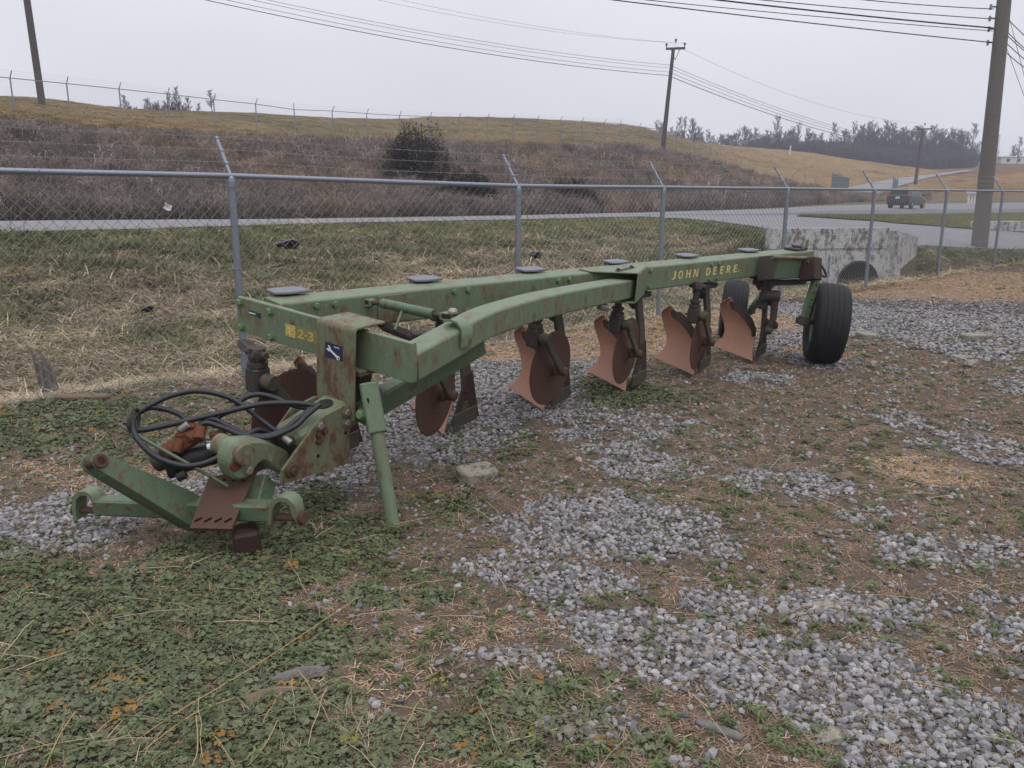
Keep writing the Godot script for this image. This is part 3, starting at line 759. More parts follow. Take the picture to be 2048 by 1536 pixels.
func build_hill_fence() -> void:
	# post tops seen along the crest, then down to the gate
	var q := [Vector3(-27.247, 8.327, -46.000), Vector3(-25.531, 8.395, -48.500), Vector3(-23.716, 8.431, -51.000), Vector3(-21.837, 8.466, -53.500), Vector3(-19.833, 8.441, -56.000), Vector3(-17.824, 8.449, -58.500), Vector3(-15.819, 8.363, -61.000), Vector3(-13.816, 8.641, -64.500), Vector3(-11.695, 8.777, -67.500), Vector3(-9.450, 8.936, -70.500), Vector3(-7.134, 9.113, -73.000), Vector3(-4.770, 9.285, -75.500), Vector3(-2.278, 9.495, -78.000), Vector3(0.095, 9.652, -80.000), Vector3(2.460, 9.810, -82.500), Vector3(4.917, 10.010, -85.000), Vector3(7.266, 10.109, -87.000), Vector3(9.826, 10.153, -89.000), Vector3(11.842, 10.241, -91.000), Vector3(14.092, 10.067, -92.500), Vector3(16.523, 9.882, -94.000), Vector3(18.909, 9.508, -96.000), Vector3(21.451, 8.941, -98.000), Vector3(23.858, 8.168, -100.000), Vector3(26.226, 7.414, -102.000), Vector3(28.876, 6.853, -105.000), Vector3(31.501, 6.373, -108.000), Vector3(34.535, 5.961, -112.000), Vector3(36.987, 5.791, -114.500), Vector3(39.721, 5.677, -117.000), Vector3(42.140, 5.607, -119.000), Vector3(44.544, 5.532, -121.000)]
	var f := thing("hill_fence", "distant chain-link fence with barbed arms running along the hill above the brush", "fence")
	q.push_front(q[0] * 2.0 - q[1])
	var panel := chain_panel(3.0, 1.75, 0.2, 0.003, 0.0)
	for i in q.size():
		var top: Vector3 = q[i]
		var dirv: Vector3 = (q[mini(i + 1, q.size() - 1)] - q[maxi(i - 1, 0)])
		dirv.y = 0.0
		dirv = dirv.normalized()
		var out := Vector3(dirv.z, 0, -dirv.x)
		var s := Shape.new()
		s.tube([Vector3(top.x, minf(ground_y(top.x, top.z), top.y - 1.7) - 0.1, top.z), top], 0.04, 8)
		part("post", s, M.zinc, f)
		var arm := Shape.new()
		arm.bar(top, top - out * 0.28 + Vector3(0, 0.36, 0) if i != 7 and i != 19 else top + Vector3(0, 0.45, 0), dirv, 0.04, 0.04)
		part("barb_arm", arm, M.zinc, f)
		if i == q.size() - 1: break
		var top1: Vector3 = q[i + 1]
		var rail := Shape.new()
		rail.tube([top, top1], 0.028, 6, false)
		part("top_rail", rail, M.zinc, f)
		for h in [0.35, 0.65, 0.95]:
			var o: Vector3 = (-out * 0.28 + Vector3(0, 0.36, 0)) * h
			barbed(top + o, top1 + o, f, "barbed_wire", false, 0.003)
		if i % 1 == 0:
			var b := Basis((top1 - top) / 3.0, Vector3.UP, out)
			put("wire_mesh", panel, M.wire, f, Transform3D(b, top - Vector3(0, 1.76, 0)))


# ---------------------------------------------------------------- the plow
# its own axes: x to the side towards the camera, y up, z forward (the hitch end)
func bp(t: float, w: float, y: float) -> Vector3:
	var p := BEAM_FOOT + BEAM_DIR * t - BEAM_OUT * w
	p.y = y
	return p

func rounded(w: float, h: float, r: float, k := 4) -> PackedVector2Array:
	var p := PackedVector2Array()
	for c in 4:
		var mid := Vector2((w / 2 - r) * (1 if c == 0 or c == 3 else -1), (h / 2 - r) * (1 if c < 2 else -1))
		for i in k + 1:
			var a := PI / 2 * (c + float(i) / k)
			p.append(mid + Vector2(cos(a), sin(a)) * r)
	return p

func sweep(s: Shape, path: Array, w: float, h: float, r: float, side: Vector3) -> void:
	var sec := rounded(w, h, r)
	var rings: Array = []
	var mids: Array = []
	for i in path.size():
		var t: Vector3 = (path[mini(i + 1, path.size() - 1)] - path[maxi(i - 1, 0)]).normalized()
		var x := (side - t * side.dot(t)).normalized()
		var y := t.cross(x)
		var ring: Array = []
		for q in sec: ring.append(path[i] + x * q.x + y * q.y)
		rings.append(ring)
		mids.append(path[i])
	var m := sec.size()
	for i in path.size() - 1:
		for k in m:
			var j := (k + 1) % m
			var mid: Vector3 = (rings[i][k] + rings[i + 1][j]) / 2.0
			s.quad(rings[i][k], rings[i][j], rings[i + 1][j], rings[i + 1][k], mid - (mids[i] + mids[i + 1]) / 2.0)
	for e in [0, path.size() - 1]:
		for k in m:
			s.flat(mids[e], rings[e][k], rings[e][(k + 1) % m], (path[e] - path[1 if e == 0 else e - 1]))

func rounded_outline(p: Array, per: int) -> PackedVector2Array:
	var out := PackedVector2Array()
	var m := p.size()
	for i in m:
		for k in per:
			out.append((p[i] as Vector2).cubic_interpolate(p[(i + 1) % m], p[(i + m - 1) % m], p[(i + 2) % m], float(k) / per))
	return out

func smooth_path(p: Array, per := 6) -> Array:
	var out: Array = []
	for i in p.size() - 1:
		var a: Vector3 = p[maxi(i - 1, 0)]
		var b: Vector3 = p[i]
		var c: Vector3 = p[i + 1]
		var d: Vector3 = p[mini(i + 2, p.size() - 1)]
		for k in per:
			out.append(b.cubic_interpolate(c, a, d, float(k) / per))
	out.append(p[-1])
	return out

var bolt_mesh: ArrayMesh
func bolt(at: Vector3, axis: Vector3, parent: Node3D, mat: Material = null, k := 1.0) -> void:
	if bolt_mesh == null:
		var s := Shape.new()
		var hex := PackedVector2Array()
		for i in 6: hex.append(Vector2.from_angle(TAU * i / 6.0) * 0.0155)
		s.lathe(Vector3.ZERO, Vector3.BACK, [Vector2(0.021, 0), Vector2(0.021, 0.003), Vector2(0.0, 0.003)], 14)
		s.prism(hex, Vector3(0, 0, 0.003), Vector3.RIGHT, Vector3.UP, Vector3.BACK, 0.013, 0.002)
		bolt_mesh = s.mesh()
	var z := axis.normalized()
	var x := z.cross(Vector3(0.2, 1, 0.1)).normalized()
	put("bolt", bolt_mesh, mat if mat else M.bolt, parent, Transform3D(Basis(x, z.cross(x), z).scaled(Vector3.ONE * k), at))

func lettering(text: String, height: float, width: float, mid: Vector3, right: Vector3, up: Vector3, mat: Material, parent: Node3D, called: String, weight := 700, thick := 0.0015) -> void:
	var font := SystemFont.new()
	font.font_names = PackedStringArray(["Droid Sans"])
	font.font_weight = weight
	var t := TextMesh.new()
	t.font = font
	t.text = text
	t.font_size = 64
	t.pixel_size = 0.01
	t.depth = 0.02
	t.curve_step = 1.5
	var b := t.get_aabb()
	var z := right.cross(up).normalized()
	var sx := width / maxf(b.size.x, 0.001)
	var sy := height / maxf(b.size.y, 0.001)
	var mi := b.get_center()
	var basis_ := Basis(right * sx, up * sy, z * (thick / 0.02))
	put(called, t, mat, parent, Transform3D(basis_, mid - basis_ * mi))

func moldboard_bottom(t: float, plow: Node3D, first: bool) -> void:
	# x 0 at the shin, -x towards the wing, z back from the point
	var origin := bp(t + 0.17, 0.02, 0.0)
	var gy := -(origin.x * -0.109 - origin.z * 0.037) - 0.0
	origin.y = gy + 0.03
	var b := Node3D.new()
	b.transform = Transform3D(Basis.IDENTITY, origin)
	hang(b, "plow_bottom", plow)
	var W := [[0.0, 0.56, 0.0], [0.08, 0.50, 0.02], [0.18, 0.45, 0.045], [0.32, 0.445, 0.06], [0.46, 0.48, 0.075], [0.6, 0.52, 0.10], [0.74, 0.54, 0.15], [0.86, 0.535, 0.21], [0.95, 0.515, 0.27], [1.0, 0.475, 0.33]]
	var g: Array = []
	for q in W:
		var v: float = q[0]
		var row: Array = []
		for j in 13:
			var k := j / 12.0
			var x := -lerpf(q[2], q[1], k)
			var y := v * (0.47 + 0.09 * smoothstep(0.1, 0.7, k)) - 0.02 * v * pow(k, 6.0) - 0.03 * smoothstep(0.8, 1.0, v) * pow(k, 5.0)
			var back := -0.12 + 0.52 * -x * (0.55 + 0.45 * (1.0 - v)) + 0.20 * sin(minf(v * 1.25, 1.0) * PI * 0.62) - 0.06 * v * v * k
			row.append(Vector3(x, y, -back))
		g.append(row)
	var s := Shape.new()
	s.sheet(g.slice(2), 0.009, Vector3(-0.3, 0.2, 1))
	part("moldboard", s, M.rust, b)
	s = Shape.new()
	s.sheet(g.slice(0, 3), 0.011, Vector3(-0.3, 0.4, 1))
	part("share", s, M.rust, b)
	# trash board: a strip along the upper edge, standing a little proud of it
	var rim: Array = []
	for i in 6: rim.append(g[4 + i][0])
	for j in 5: rim.append(g[9][1 + j])
	var tb: Array = []
	for i in 4:
		var row: Array = []
		for j in rim.size():
			var e: Vector3 = (rim[mini(j + 1, rim.size() - 1)] - rim[maxi(j - 1, 0)])
			var o := Vector3(e.y, -e.x, 0.0).normalized()
			var taper := sin(PI * (0.12 + 0.8 * j / (rim.size() - 1)))
			row.append(rim[j] + o * (0.042 - 0.026 * i) * taper + Vector3(0, 0, 0.018 + 0.012 * i))
		tb.append(row)
	s = Shape.new()
	s.sheet(tb, 0.008, Vector3(0, 0.3, 1))
	part("trash_board", s, M.iron_rust, b)
	# leg (standard) bending down from the beam to the frog
	s = Shape.new()
	var yt := 0.86 - origin.y
	var leg := [Vector3(-0.05, yt + 0.01, -0.02), Vector3(-0.05, yt - 0.12, -0.06), Vector3(-0.035, yt - 0.32, -0.125), Vector3(-0.02, 0.32, -0.15), Vector3(-0.012, 0.16, -0.14), Vector3(-0.008, 0.04, -0.10)]
	sweep(s, smooth_path(leg, 4), 0.034, 0.095, 0.008, Vector3.RIGHT)
	part("leg", s, M.leg, b)
	s = Shape.new()
	s.bar(Vector3(0.012, 0.06, 0.02), Vector3(0.012, 0.075, -0.25), Vector3.RIGHT, 0.014, 0.11)
	part("landside", s, M.leg, b)
	s = Shape.new()
	s.prism(PackedVector2Array([Vector2(0.02, 0.03), Vector2(-0.30, 0.03), Vector2(-0.24, 0.22), Vector2(-0.19, 0.40), Vector2(-0.12, 0.38), Vector2(-0.06, 0.24)]), Vector3(-0.012, 0, 0), Vector3.BACK, Vector3.UP, Vector3.RIGHT, 0.016)
	part("frog", s, M.iron_rust, b)
	for q in [Vector2(-0.10, 0.10), Vector2(-0.17, 0.17), Vector2(-0.12, 0.26)]:
		bolt(Vector3(0.004, q.y, q.x), Vector3.RIGHT, b, M.iron_rust, 0.8)
	# spring clamp under the beam
	s = Shape.new()
	s.bar(Vector3(-0.09, yt - 0.015, 0.10), Vector3(-0.09, yt - 0.035, -0.20), Vector3.RIGHT, 0.17, 0.045, 0.008)
	s.rod(Vector3(-0.14, yt - 0.07, 0.05), Vector3(-0.0, yt - 0.07, 0.05), 0.032)
	s.bar(Vector3(-0.12, yt - 0.05, 0.06), Vector3(-0.10, yt - 0.16, -0.10), Vector3.RIGHT, 0.05, 0.03)
	part("clamp", s, M.iron, b)
	# cover plate on top of the beam
	var c := bp(t, 0.21, 1.086)
	s = Shape.new()
	var ca := Basis(BEAM_OUT, Vector3.UP, -BEAM_DIR)
	s.prism(PackedVector2Array([Vector2(-0.10, -0.06), Vector2(-0.05, -0.075), Vector2(0.09, -0.07), Vector2(0.12, -0.02), Vector2(0.12, 0.06), Vector2(-0.02, 0.075), Vector2(-0.10, 0.05)]), c + Vector3(0, 0.012, 0), BEAM_DIR, BEAM_OUT, Vector3.UP, 0.016, 0.004)
	s.box(c + Vector3(0, -0.05, 0) - BEAM_OUT * 0.03, Vector3(0.05, 0.12, 0.16), ca)
	part("cover_plate", s, M.cap, plow)

func coulter(mid: Vector3, plane_az: float, plow: Node3D, drop: float) -> void:
	var c := Node3D.new()
	hang(c, "coulter", plow)
	# disc plane direction in plow axes (rearward), its axle towards the near side
	var k := deg_to_rad(plane_az - 34.85)
	var back := Vector3(sin(k), 0, -cos(k))
	var axle := Vector3(cos(k), 0, sin(k))
	var s := Shape.new()
	var R := 0.285
	var prof: Array = []
	for q in [[0.0, 0.034], [0.045, 0.034], [0.07, 0.020], [0.11, 0.008], [0.20, 0.002], [R - 0.012, 0.0], [R, -0.003], [R - 0.012, -0.006], [0.20, -0.006], [0.07, -0.008], [0.0, -0.010]]: prof.append(Vector2(q[0], q[1]))
	s.lathe(mid, axle, prof, 56)
	part("disc", s, M.disc_rust, c)
	s = Shape.new()
	s.lathe(mid, axle, [Vector2(0.05, 0.0), Vector2(0.05, 0.06), Vector2(0.036, 0.075), Vector2(0.036, 0.125), Vector2(0.026, 0.14), Vector2(0, 0.142)], 18)
	part("hub", s, M.plate_rust, c)
	# fork arm, upper pivot ahead of and above the hub
	var hub := mid + axle * 0.10
	var pivot := mid - back * 0.20 + Vector3(0, 0.27, 0) + axle * 0.06
	s = Shape.new()
	s.bar(hub + (hub - pivot).normalized() * 0.03, pivot, axle, 0.026, 0.058, 0.006)
	s.rod(pivot - axle * 0.035, pivot + axle * 0.035, 0.043, 16)
	part("arm", s, M.leg, c)
	# swivel casting
	var sw := pivot - axle * 0.10 + Vector3(0, 0.0, 0)
	var top := Vector3(sw.x, 0.87, sw.z)
	s = Shape.new()
	s.bar(sw + Vector3(0, -0.075, 0), sw + Vector3(0, 0.07, 0), axle, 0.10, 0.105, 0.014)
	s.rod(pivot - axle * 0.10, pivot - axle * 0.02, 0.036, 14)
	s.lathe(sw + Vector3(0, 0.07, 0), Vector3.UP, [Vector2(0.055, 0), Vector2(0.055, 0.022), Vector2(0.040, 0.026), Vector2(0.040, 0.045), Vector2(0.05, 0.048), Vector2(0.05, 0.064), Vector2(0.03, 0.068), Vector2(0.026, maxf(top.y - sw.y - 0.07, 0.08))], 18)
	s.rod(sw - axle * 0.07 + back * -0.02, sw - axle * 0.035 + back * -0.02, 0.012, 8)
	part("swivel", s, M.iron, c)
	# bracket reaching back to the beam
	s = Shape.new()
	var near := BEAM_FOOT + BEAM_DIR * ((-top.z) / 0.9746 + 0.10) - BEAM_OUT * 0.08
	var from := Vector3(top.x, 0.875, top.z)
	if from.y < sw.y + 0.1: from.y = sw.y + 0.12
	s.bar(from + (from - Vector3(near.x, from.y, near.z)).normalized() * 0.05, Vector3(near.x, 0.855, near.z), Vector3.UP.cross(BEAM_DIR), 0.075, 0.05, 0.008)
	s.rod(from + Vector3(0, -0.035, 0), from + Vector3(0, 0.035, 0), 0.045, 16)
	s.rod(from + axle * -0.075, from + axle * 0.075, 0.022, 10)
	part("bracket", s, M.iron, c)

func wheel(mid: Vector3, axis: Vector3, R: float, width: float, parent: Node3D) -> void:
	var w := Node3D.new()
	hang(w, "wheel", parent)
	var s := Shape.new()
	var h := width / 2.0
	var prof: Array = [Vector2(R * 0.56, -h * 0.72), Vector2(R * 0.62, -h * 0.9), Vector2(R * 0.78, -h), Vector2(R * 0.9, -h * 0.93), Vector2(R * 0.955, -h * 0.8)]
	var ribs := 5
	for i in ribs:
		var a := -h * 0.76 + (h * 1.52) * i / ribs
		var b := -h * 0.76 + (h * 1.52) * (i + 1) / ribs
		var crown := func(q: float) -> float: return R * (1.0 - 0.035 * q * q / (h * h * 0.58))
		prof.append(Vector2(crown.call(a + 0.004) - 0.004 * R / 0.4, a + 0.002))
		prof.append(Vector2(crown.call(a + 0.006), a + 0.006))
		prof.append(Vector2(crown.call((a + b) / 2), (a + b) / 2))
		prof.append(Vector2(crown.call(b - 0.006), b - 0.006))
		prof.append(Vector2(crown.call(b - 0.004) - 0.004 * R / 0.4, b - 0.002))
	for q in [Vector2(R * 0.955, h * 0.8), Vector2(R * 0.9, h * 0.93), Vector2(R * 0.78, h), Vector2(R * 0.62, h * 0.9), Vector2(R * 0.56, h * 0.72)]: prof.append(q)
	s.lathe(mid, axis, prof, 48)
	part("tyre", s, M.rubber, w)
	s = Shape.new()
	s.lathe(mid, axis, [Vector2(0.0, -0.08), Vector2(0.06, -0.08), Vector2(0.06, -0.03), Vector2(R * 0.42, -0.03), Vector2(R * 0.46, -h * 0.6), Vector2(R * 0.585, -h * 0.74), Vector2(R * 0.585, h * 0.74), Vector2(R * 0.46, h * 0.6), Vector2(R * 0.42, 0.0), Vector2(0, 0.0)], 28)
	part("rim", s, M.dark_green, w)

func build_plow() -> void:
	var p := thing("moldboard_plow", "long green rusty six-bottom moldboard plow parked on the gravel yard", "plow", Transform3D(PLOW_BASIS, Vector3(-1.655, 0.007, -4.707)))
	var s: Shape
	# --- front cross plate
	s = Shape.new()
	s.prism(PackedVector2Array([Vector2(0, 0.881), Vector2(1.335, 0.881), Vector2(1.352, 0.89), Vector2(1.356, 1.0), Vector2(1.34, 1.086), Vector2(0, 1.086)]), Vector3(0, 0, -0.03), Vector3.RIGHT, Vector3.UP, Vector3.BACK, 0.03, 0.004)
	s.box(Vector3(0.68, 0.889, -0.075), Vector3(1.26, 0.016, 0.09))
	var front := part("front_plate", s, M.green, p)
	s = Shape.new()
	s.prism(PackedVector2Array([Vector2(0.0, 0.885), Vector2(0.40, 0.885), Vector2(0.40, 1.078), Vector2(0.0, 1.078)]), Vector3(0.02, 0, -0.062), Vector3.RIGHT, Vector3.UP, Vector3.BACK, 0.022, 0.003)
	part("end_plate", s, M.rusty_green, p)
	for q in [Vector2(0.022, 1.055), Vector2(0.285, 1.05), Vector2(0.028, 0.91), Vector2(0.29, 0.905)]:
		bolt(Vector3(q.x, q.y, 0.0), Vector3.BACK, front, M.bolt, 1.35)
	# --- number decal on the front plate: worn yellow panel, pale figures
	s = Shape.new()
	s.box(Vector3(0.452, 0.972, 0.0012), Vector3(0.082, 0.068, 0.0022), Basis.IDENTITY, 0.0003)
	part("worn_decal", s, M.yellow, front)
	s = Shape.new()
	s.box(Vector3(0.594, 0.972, 0.0008), Vector3(0.198, 0.068, 0.0014), Basis.IDENTITY, 0.0003)
	part("decal_panel", s, material(null, Color(0.50, 0.47, 0.29), 0.6), front)
	lettering("1", 0.048, 0.022, Vector3(0.440, 0.972, 0.003), Vector3.RIGHT, Vector3.UP, material(null, Color(0.80, 0.75, 0.50), 0.6), front, "numeral", 700, 0.001)
	lettering("2·3", 0.050, 0.125, Vector3(0.575, 0.971, 0.0022), Vector3.RIGHT, Vector3.UP, M.yellow, front, "numeral", 700, 0.001)
	s = Shape.new()
	s.box(Vector3(0.135, 1.012, 0.001), Vector3(0.068, 0.030, 0.002), Basis.IDENTITY, 0.0003)
	part("sticker", s, M.decal_green, front)
	s = Shape.new()
	s.box(Vector3(0.130, 1.011, 0.0024), Vector3(0.056, 0.007, 0.001), Basis.IDENTITY, 0.0002)
	part("sticker_stripe", s, M.decal_white, front)
	s = Shape.new()
	s.box(Vector3(0.188, 1.009, 0.001), Vector3(0.030, 0.030, 0.002), Basis.IDENTITY, 0.0003)
	part("sticker", s, M.navy, front)
	# --- main beam
	s = Shape.new()
	s.prism(rounded(0.2, 0.205, 0.016), bp(0.07, 0.1, 0.9835), BEAM_OUT, Vector3.UP, BEAM_DIR, 6.13, 0.004)
	var beam := part("main_beam", s, M.green, p)
	for t in [0.2, 1.22, 2.21, 3.2, 4.2, 5.2]:
		for dt in [0.10, 0.22]:
			if absf(t - 5.2) < 0.1: continue
			for y in [1.052, 0.912]: bolt(bp(t + dt, 0.0, y), BEAM_OUT, beam, M.bolt, 1.15)
	s = Shape.new()
	s.bar(bp(0.72, -0.003, 0.984), bp(0.93, -0.003, 0.984), BEAM_OUT, 0.008, 0.175, 0.003)
	part("splice_plate", s, M.rusty_green, beam)
	var word := "JOHNDEERE"
	var stops := [3.751, 3.849, 3.963, 4.076, 4.269, 4.372, 4.485, 4.597, 4.710]
	for i in 9:
		lettering(word[i], 0.072, [0.055, 0.066, 0.066, 0.068, 0.066, 0.058, 0.058, 0.068, 0.058][i], bp(stops[i], -0.001, 0.988), BEAM_DIR, Vector3.UP, M.letter, beam, "letter")
	lettering("®", 0.020, 0.022, bp(4.770, -0.001, 0.962), BEAM_DIR, Vector3.UP, M.letter, beam, "letter")
	# --- brace tube from the front plate's near end over to the beam
	s = Shape.new()
	var bw := 0.15
	var mid: Array = []
	for q in [[0.028, 1.353, -0.128], [0.20, 1.337, -0.107], [0.39, 1.32, -0.083], [0.52, 1.307, -0.062], [0.62, 1.298, -0.048], [0.74, 1.287, -0.038], [0.92, 1.27, -0.035], [1.41, 1.224, -0.043], [2.19, 1.152, -0.086], [2.95, 1.085, -0.135]]:
		mid.append(Vector3(q[1] - bw / 2, q[2] + 1.086, -q[0]))
	sweep(s, smooth_path(mid, 3), bw, 0.152, 0.016, Vector3.RIGHT)
	part("brace_beam", s, M.green, p)
	# --- gusset joining brace and beam
	var a0 := bp(2.66, -0.002, 1.098)
	var a1 := Vector3(1.137, 1.103, -2.875)
	var a2 := bp(3.36, -0.002, 1.098)
	a1.y = 1.098
	s = Shape.new()
	var flat2 := func(v: Vector3) -> Vector2: return Vector2(v.x, v.z)
	var back0 := bp(2.66, 0.12, 1.098)
	var back2 := bp(3.36, 0.12, 1.098)
	s.prism(PackedVector2Array([flat2.call(a0), flat2.call(a1), flat2.call(a2), flat2.call(back2), flat2.call(back0)]), Vector3(0, 1.087, 0), Vector3.RIGHT, Vector3.BACK, Vector3.UP, 0.012, 0.003)
	var low := 0.85
	s.prism(PackedVector2Array([flat2.call(a0), flat2.call(a1), flat2.call(a2)]), Vector3(0, low, 0), Vector3.RIGHT, Vector3.BACK, Vector3.UP, 0.012, 0.003)
	s.bar(Vector3(a1.x, 0.974, a1.z), Vector3(a2.x, 0.974, a2.z), Vector3.UP, 0.236, 0.012, 0.003)
	var gusset := part("gusset", s, M.green, p)
	s = Shape.new()
	s.bar(bp(2.86, -0.10, 1.102), bp(3.16, -0.02, 1.102), Vector3.UP, 0.008, 0.035)
	part("slot_plate", s, M.iron, gusset)
	bolt(bp(2.9, -0.08, 1.104), Vector3.UP, gusset, M.iron)
	bolt(bp(3.12, -0.03, 1.104), Vector3.UP, gusset, M.iron)
	s = Shape.new()
	s.rod(Vector3(1.084, 0.857, -2.517), Vector3(1.051, 0.878, -2.440), 0.028, 12)
	part("pin", s, M.steel, p)
	# --- mast: bent plate hooked over the front plate, neck passes through it
	s = Shape.new()
	var prof := PackedVector2Array()
	for q in [[-0.13, 1.118], [0.055, 1.118]]: prof.append(Vector2(q[0], q[1]))
	for i in 6:
		var g := PI / 2 * (1.0 - i / 5.0)
		prof.append(Vector2(0.06 + 0.03 * cos(g), 1.088 + 0.03 * sin(g)))
	prof.append(Vector2(0.09, 0.62))
	prof.append(Vector2(0.075, 0.62))
	for i in 6:
		var g := PI / 2 * (i / 5.0)
		prof.append(Vector2(0.058 + 0.017 * cos(g), 1.085 + 0.018 * sin(g)))
	prof.append(Vector2(-0.13, 1.103))
	s.prism(prof, Vector3(0.755, 0, 0), Vector3.BACK, Vector3.UP, Vector3.RIGHT, 0.28, 0.004)
	s.bar(Vector3(0.762, 0.86, 0.078), Vector3(0.762, 0.86, -0.02), Vector3.RIGHT, 0.014, 0.42)
	s.bar(Vector3(0.90, 0.865, 0.05), Vector3(0.90, 0.865, -0.14), Vector3.RIGHT, 0.27, 0.03)
	var mast := part("mast", s, M.rusty_green, p)
	s = Shape.new()
	s.box(Vector3(0.888, 0.966, 0.0912), Vector3(0.128, 0.080, 0.002), Basis.IDENTITY, 0.0004)
	part("decal", s, M.navy, mast)
	s = Shape.new()
	var wr := Vector3(0.886, 0.957, 0.0924)
	var wx := Vector3(0.88, -0.475, 0).normalized()
	var wy := Vector3(0.475, 0.88, 0).normalized()
	s.prism(PackedVector2Array([Vector2(-0.052, 0.012), Vector2(-0.040, 0.008), Vector2(-0.040, -0.004), Vector2(-0.053, -0.008), Vector2(-0.044, -0.014), Vector2(-0.030, -0.012), Vector2(-0.022, -0.006), Vector2(0.028, -0.006), Vector2(0.034, -0.011), Vector2(0.046, -0.011), Vector2(0.053, 0.0), Vector2(0.046, 0.011), Vector2(0.034, 0.011), Vector2(0.028, 0.006), Vector2(-0.022, 0.006), Vector2(-0.030, 0.013), Vector2(-0.044, 0.016)]), wr, wx, wy, Vector3.BACK, 0.001, 0.0)
	part("wrench_mark", s, M.decal_white, mast)
	s = Shape.new()
	s.lathe(wr + wx * 0.043, Vector3.BACK, [Vector2(0.0055, 0.0012), Vector2(0.0, 0.0012)], 10)
	part("wrench_eye", s, M.navy, mast)
	lettering("METRIC", 0.007, 0.038, Vector3(0.912, 0.991, 0.0924), Vector3.RIGHT, Vector3.UP, M.decal_white, mast, "lettering", 700, 0.0008)
	# --- lower strut from the mast back up to the brace
	s = Shape.new()
	s.bar(Vector3(0.99, 0.63, 0.02), Vector3(1.20, 0.93, -0.75), Vector3.RIGHT, 0.10, 0.13, 0.012)
	part("strut", s, M.dark_green, p)
	s = Shape.new()
	s.bar(Vector3(0.96, 0.66, -0.0), Vector3(0.96, 0.87, -0.06), Vector3.RIGHT, 0.05, 0.09)
	s.rod(Vector3(1.0, 0.775, 0.0), Vector3(1.12, 0.775, 0.0), 0.028)
	part("socket", s, M.iron, p)
	# --- parking stand
	var stand := Node3D.new()
	hang(stand, "parking_stand", p)
	var top := Vector3(1.090, 0.816, 0.040)
	var foot := Vector3(1.335, 0.125, 0.087)
	foot = Vector3(1.335, 0.130, 0.10)
	s = Shape.new()
	s.tube([top.lerp(foot, 0.12), foot], 0.036, 18)
	part("leg", s, M.green, stand)
	s = Shape.new()
	var dirv := (foot - top).normalized()
	s.bar(top - dirv * 0.02, top + dirv * 0.24, Vector3(0.8, 0, 0.6), 0.092, 0.092, 0.008)
	part("sleeve", s, M.green, stand)
	bolt(Vector3(1.100, 0.681, 0.104), Vector3(0.2, 0.1, 1), stand, M.bolt, 1.4)
	s = Shape.new()
	s.box(top + dirv * 0.06 + Vector3(0.022, 0.0, 0.046), Vector3(0.016, 0.03, 0.006), Basis.IDENTITY, 0.001)
	part("slot", s, M.black, stand)  # black inlay paints the shade of a slot; the sleeve is uncut
	build_hitch(p)
	# --- turnbuckle between the beam and the brace
	var tb := Node3D.new()
	hang(tb, "turnbuckle", p)
	var t0 := Vector3(0.361, 1.032, -0.627)
	var t1 := Vector3(0.519, 1.050, -0.651)
	var t2 := Vector3(0.941, 1.062, -0.633)
	var t3 := Vector3(1.093, 1.079, -0.614)
	s = Shape.new()
	s.tube([t1, t2], 0.030, 16)
	part("barrel", s, M.dark_green, tb)
	s = Shape.new()
	s.tube([t1.lerp(t0, 0.7), t1], 0.014, 10)
	part("threaded_rod", s, M.plate_rust, tb)
	s = Shape.new()
	s.tube([t2, t3], 0.014, 10)
	part("threaded_rod", s, M.plate_rust, tb)
	for e in [[t0 + (t1 - t0) * 0.5, t0 - (t1 - t0) * 0.1], [t2.lerp(t3, 0.5), t3 + Vector3(0.02, 0, 0)]]:
		s = Shape.new()
		for dy in [-0.018, 0.018]: s.bar(e[0] + Vector3(0, dy, 0), e[1] + Vector3(0, dy, 0), Vector3.UP, 0.012, 0.05)
		s.bar(e[0] + Vector3(0, -0.02, 0), e[0] + Vector3(0, 0.02, 0), e[1] - e[0], 0.02, 0.05)
		part("clevis", s, M.green, tb)
	s = Shape.new()
	s.bar(Vector3(0.231, 1.007, -0.619), t0 + Vector3(0.02, 0, 0), Vector3.UP, 0.02, 0.075)
	part("lug", s, M.rusty_green, tb)
	for q in [t0, t3]:
		s = Shape.new()
		s.lathe(q + Vector3(0, 0.025, 0), Vector3.UP, [Vector2(0.03, 0), Vector2(0.028, 0.012), Vector2(0.018, 0.024), Vector2(0, 0.028)], 14)
		s.rod(q + Vector3(0, -0.04, 0), q + Vector3(0, 0.025, 0), 0.012, 10)
		part("pin", s, M.steel, tb)
	s = Shape.new()
	s.tube([t1.lerp(t2, 0.42), Vector3(0.751, 0.951, -0.514)], 0.010, 8)
	part("handle", s, M.dark_green, tb)
	# hooked lug over the brace
	s = Shape.new()
	var lug: Array = []
	for q in [[0.0, 0.0], [0.05, 0.018], [0.10, 0.012], [0.135, -0.02], [0.14, -0.075], [0.139, -0.12]]:
		var row: Array = []
		for k in 3: row.append(Vector3(1.20 + q[0], 1.112 + q[1], -0.44 + 0.045 * (k - 1)))
		lug.append(row)
	s.sheet(lug, 0.012, Vector3(0.3, 1, 0))
	part("brace_lug", s, M.green, p)
	# --- bottoms and coulters
	for t in [0.22, 1.22, 2.21, 3.2, 4.2, 5.23]: moldboard_bottom(t, p, t < 0.5)
	coulter(Vector3(0.461, 0.467, 0.005), 34.0, p, 0.0)
	coulter(Vector3(0.768, 0.480, -0.898), 21.0, p, 0.0)
	coulter(Vector3(0.886, 0.422, -2.090), 35.0, p, 0.0)
	coulter(Vector3(1.005, 0.388, -3.103), 30.0, p, 0.0)
	coulter(Vector3(1.230, 0.340, -4.181), 29.0, p, 0.0)
	coulter(Vector3(1.457, 0.352, -5.347), 19.0, p, 0.0)
	build_rear(p)

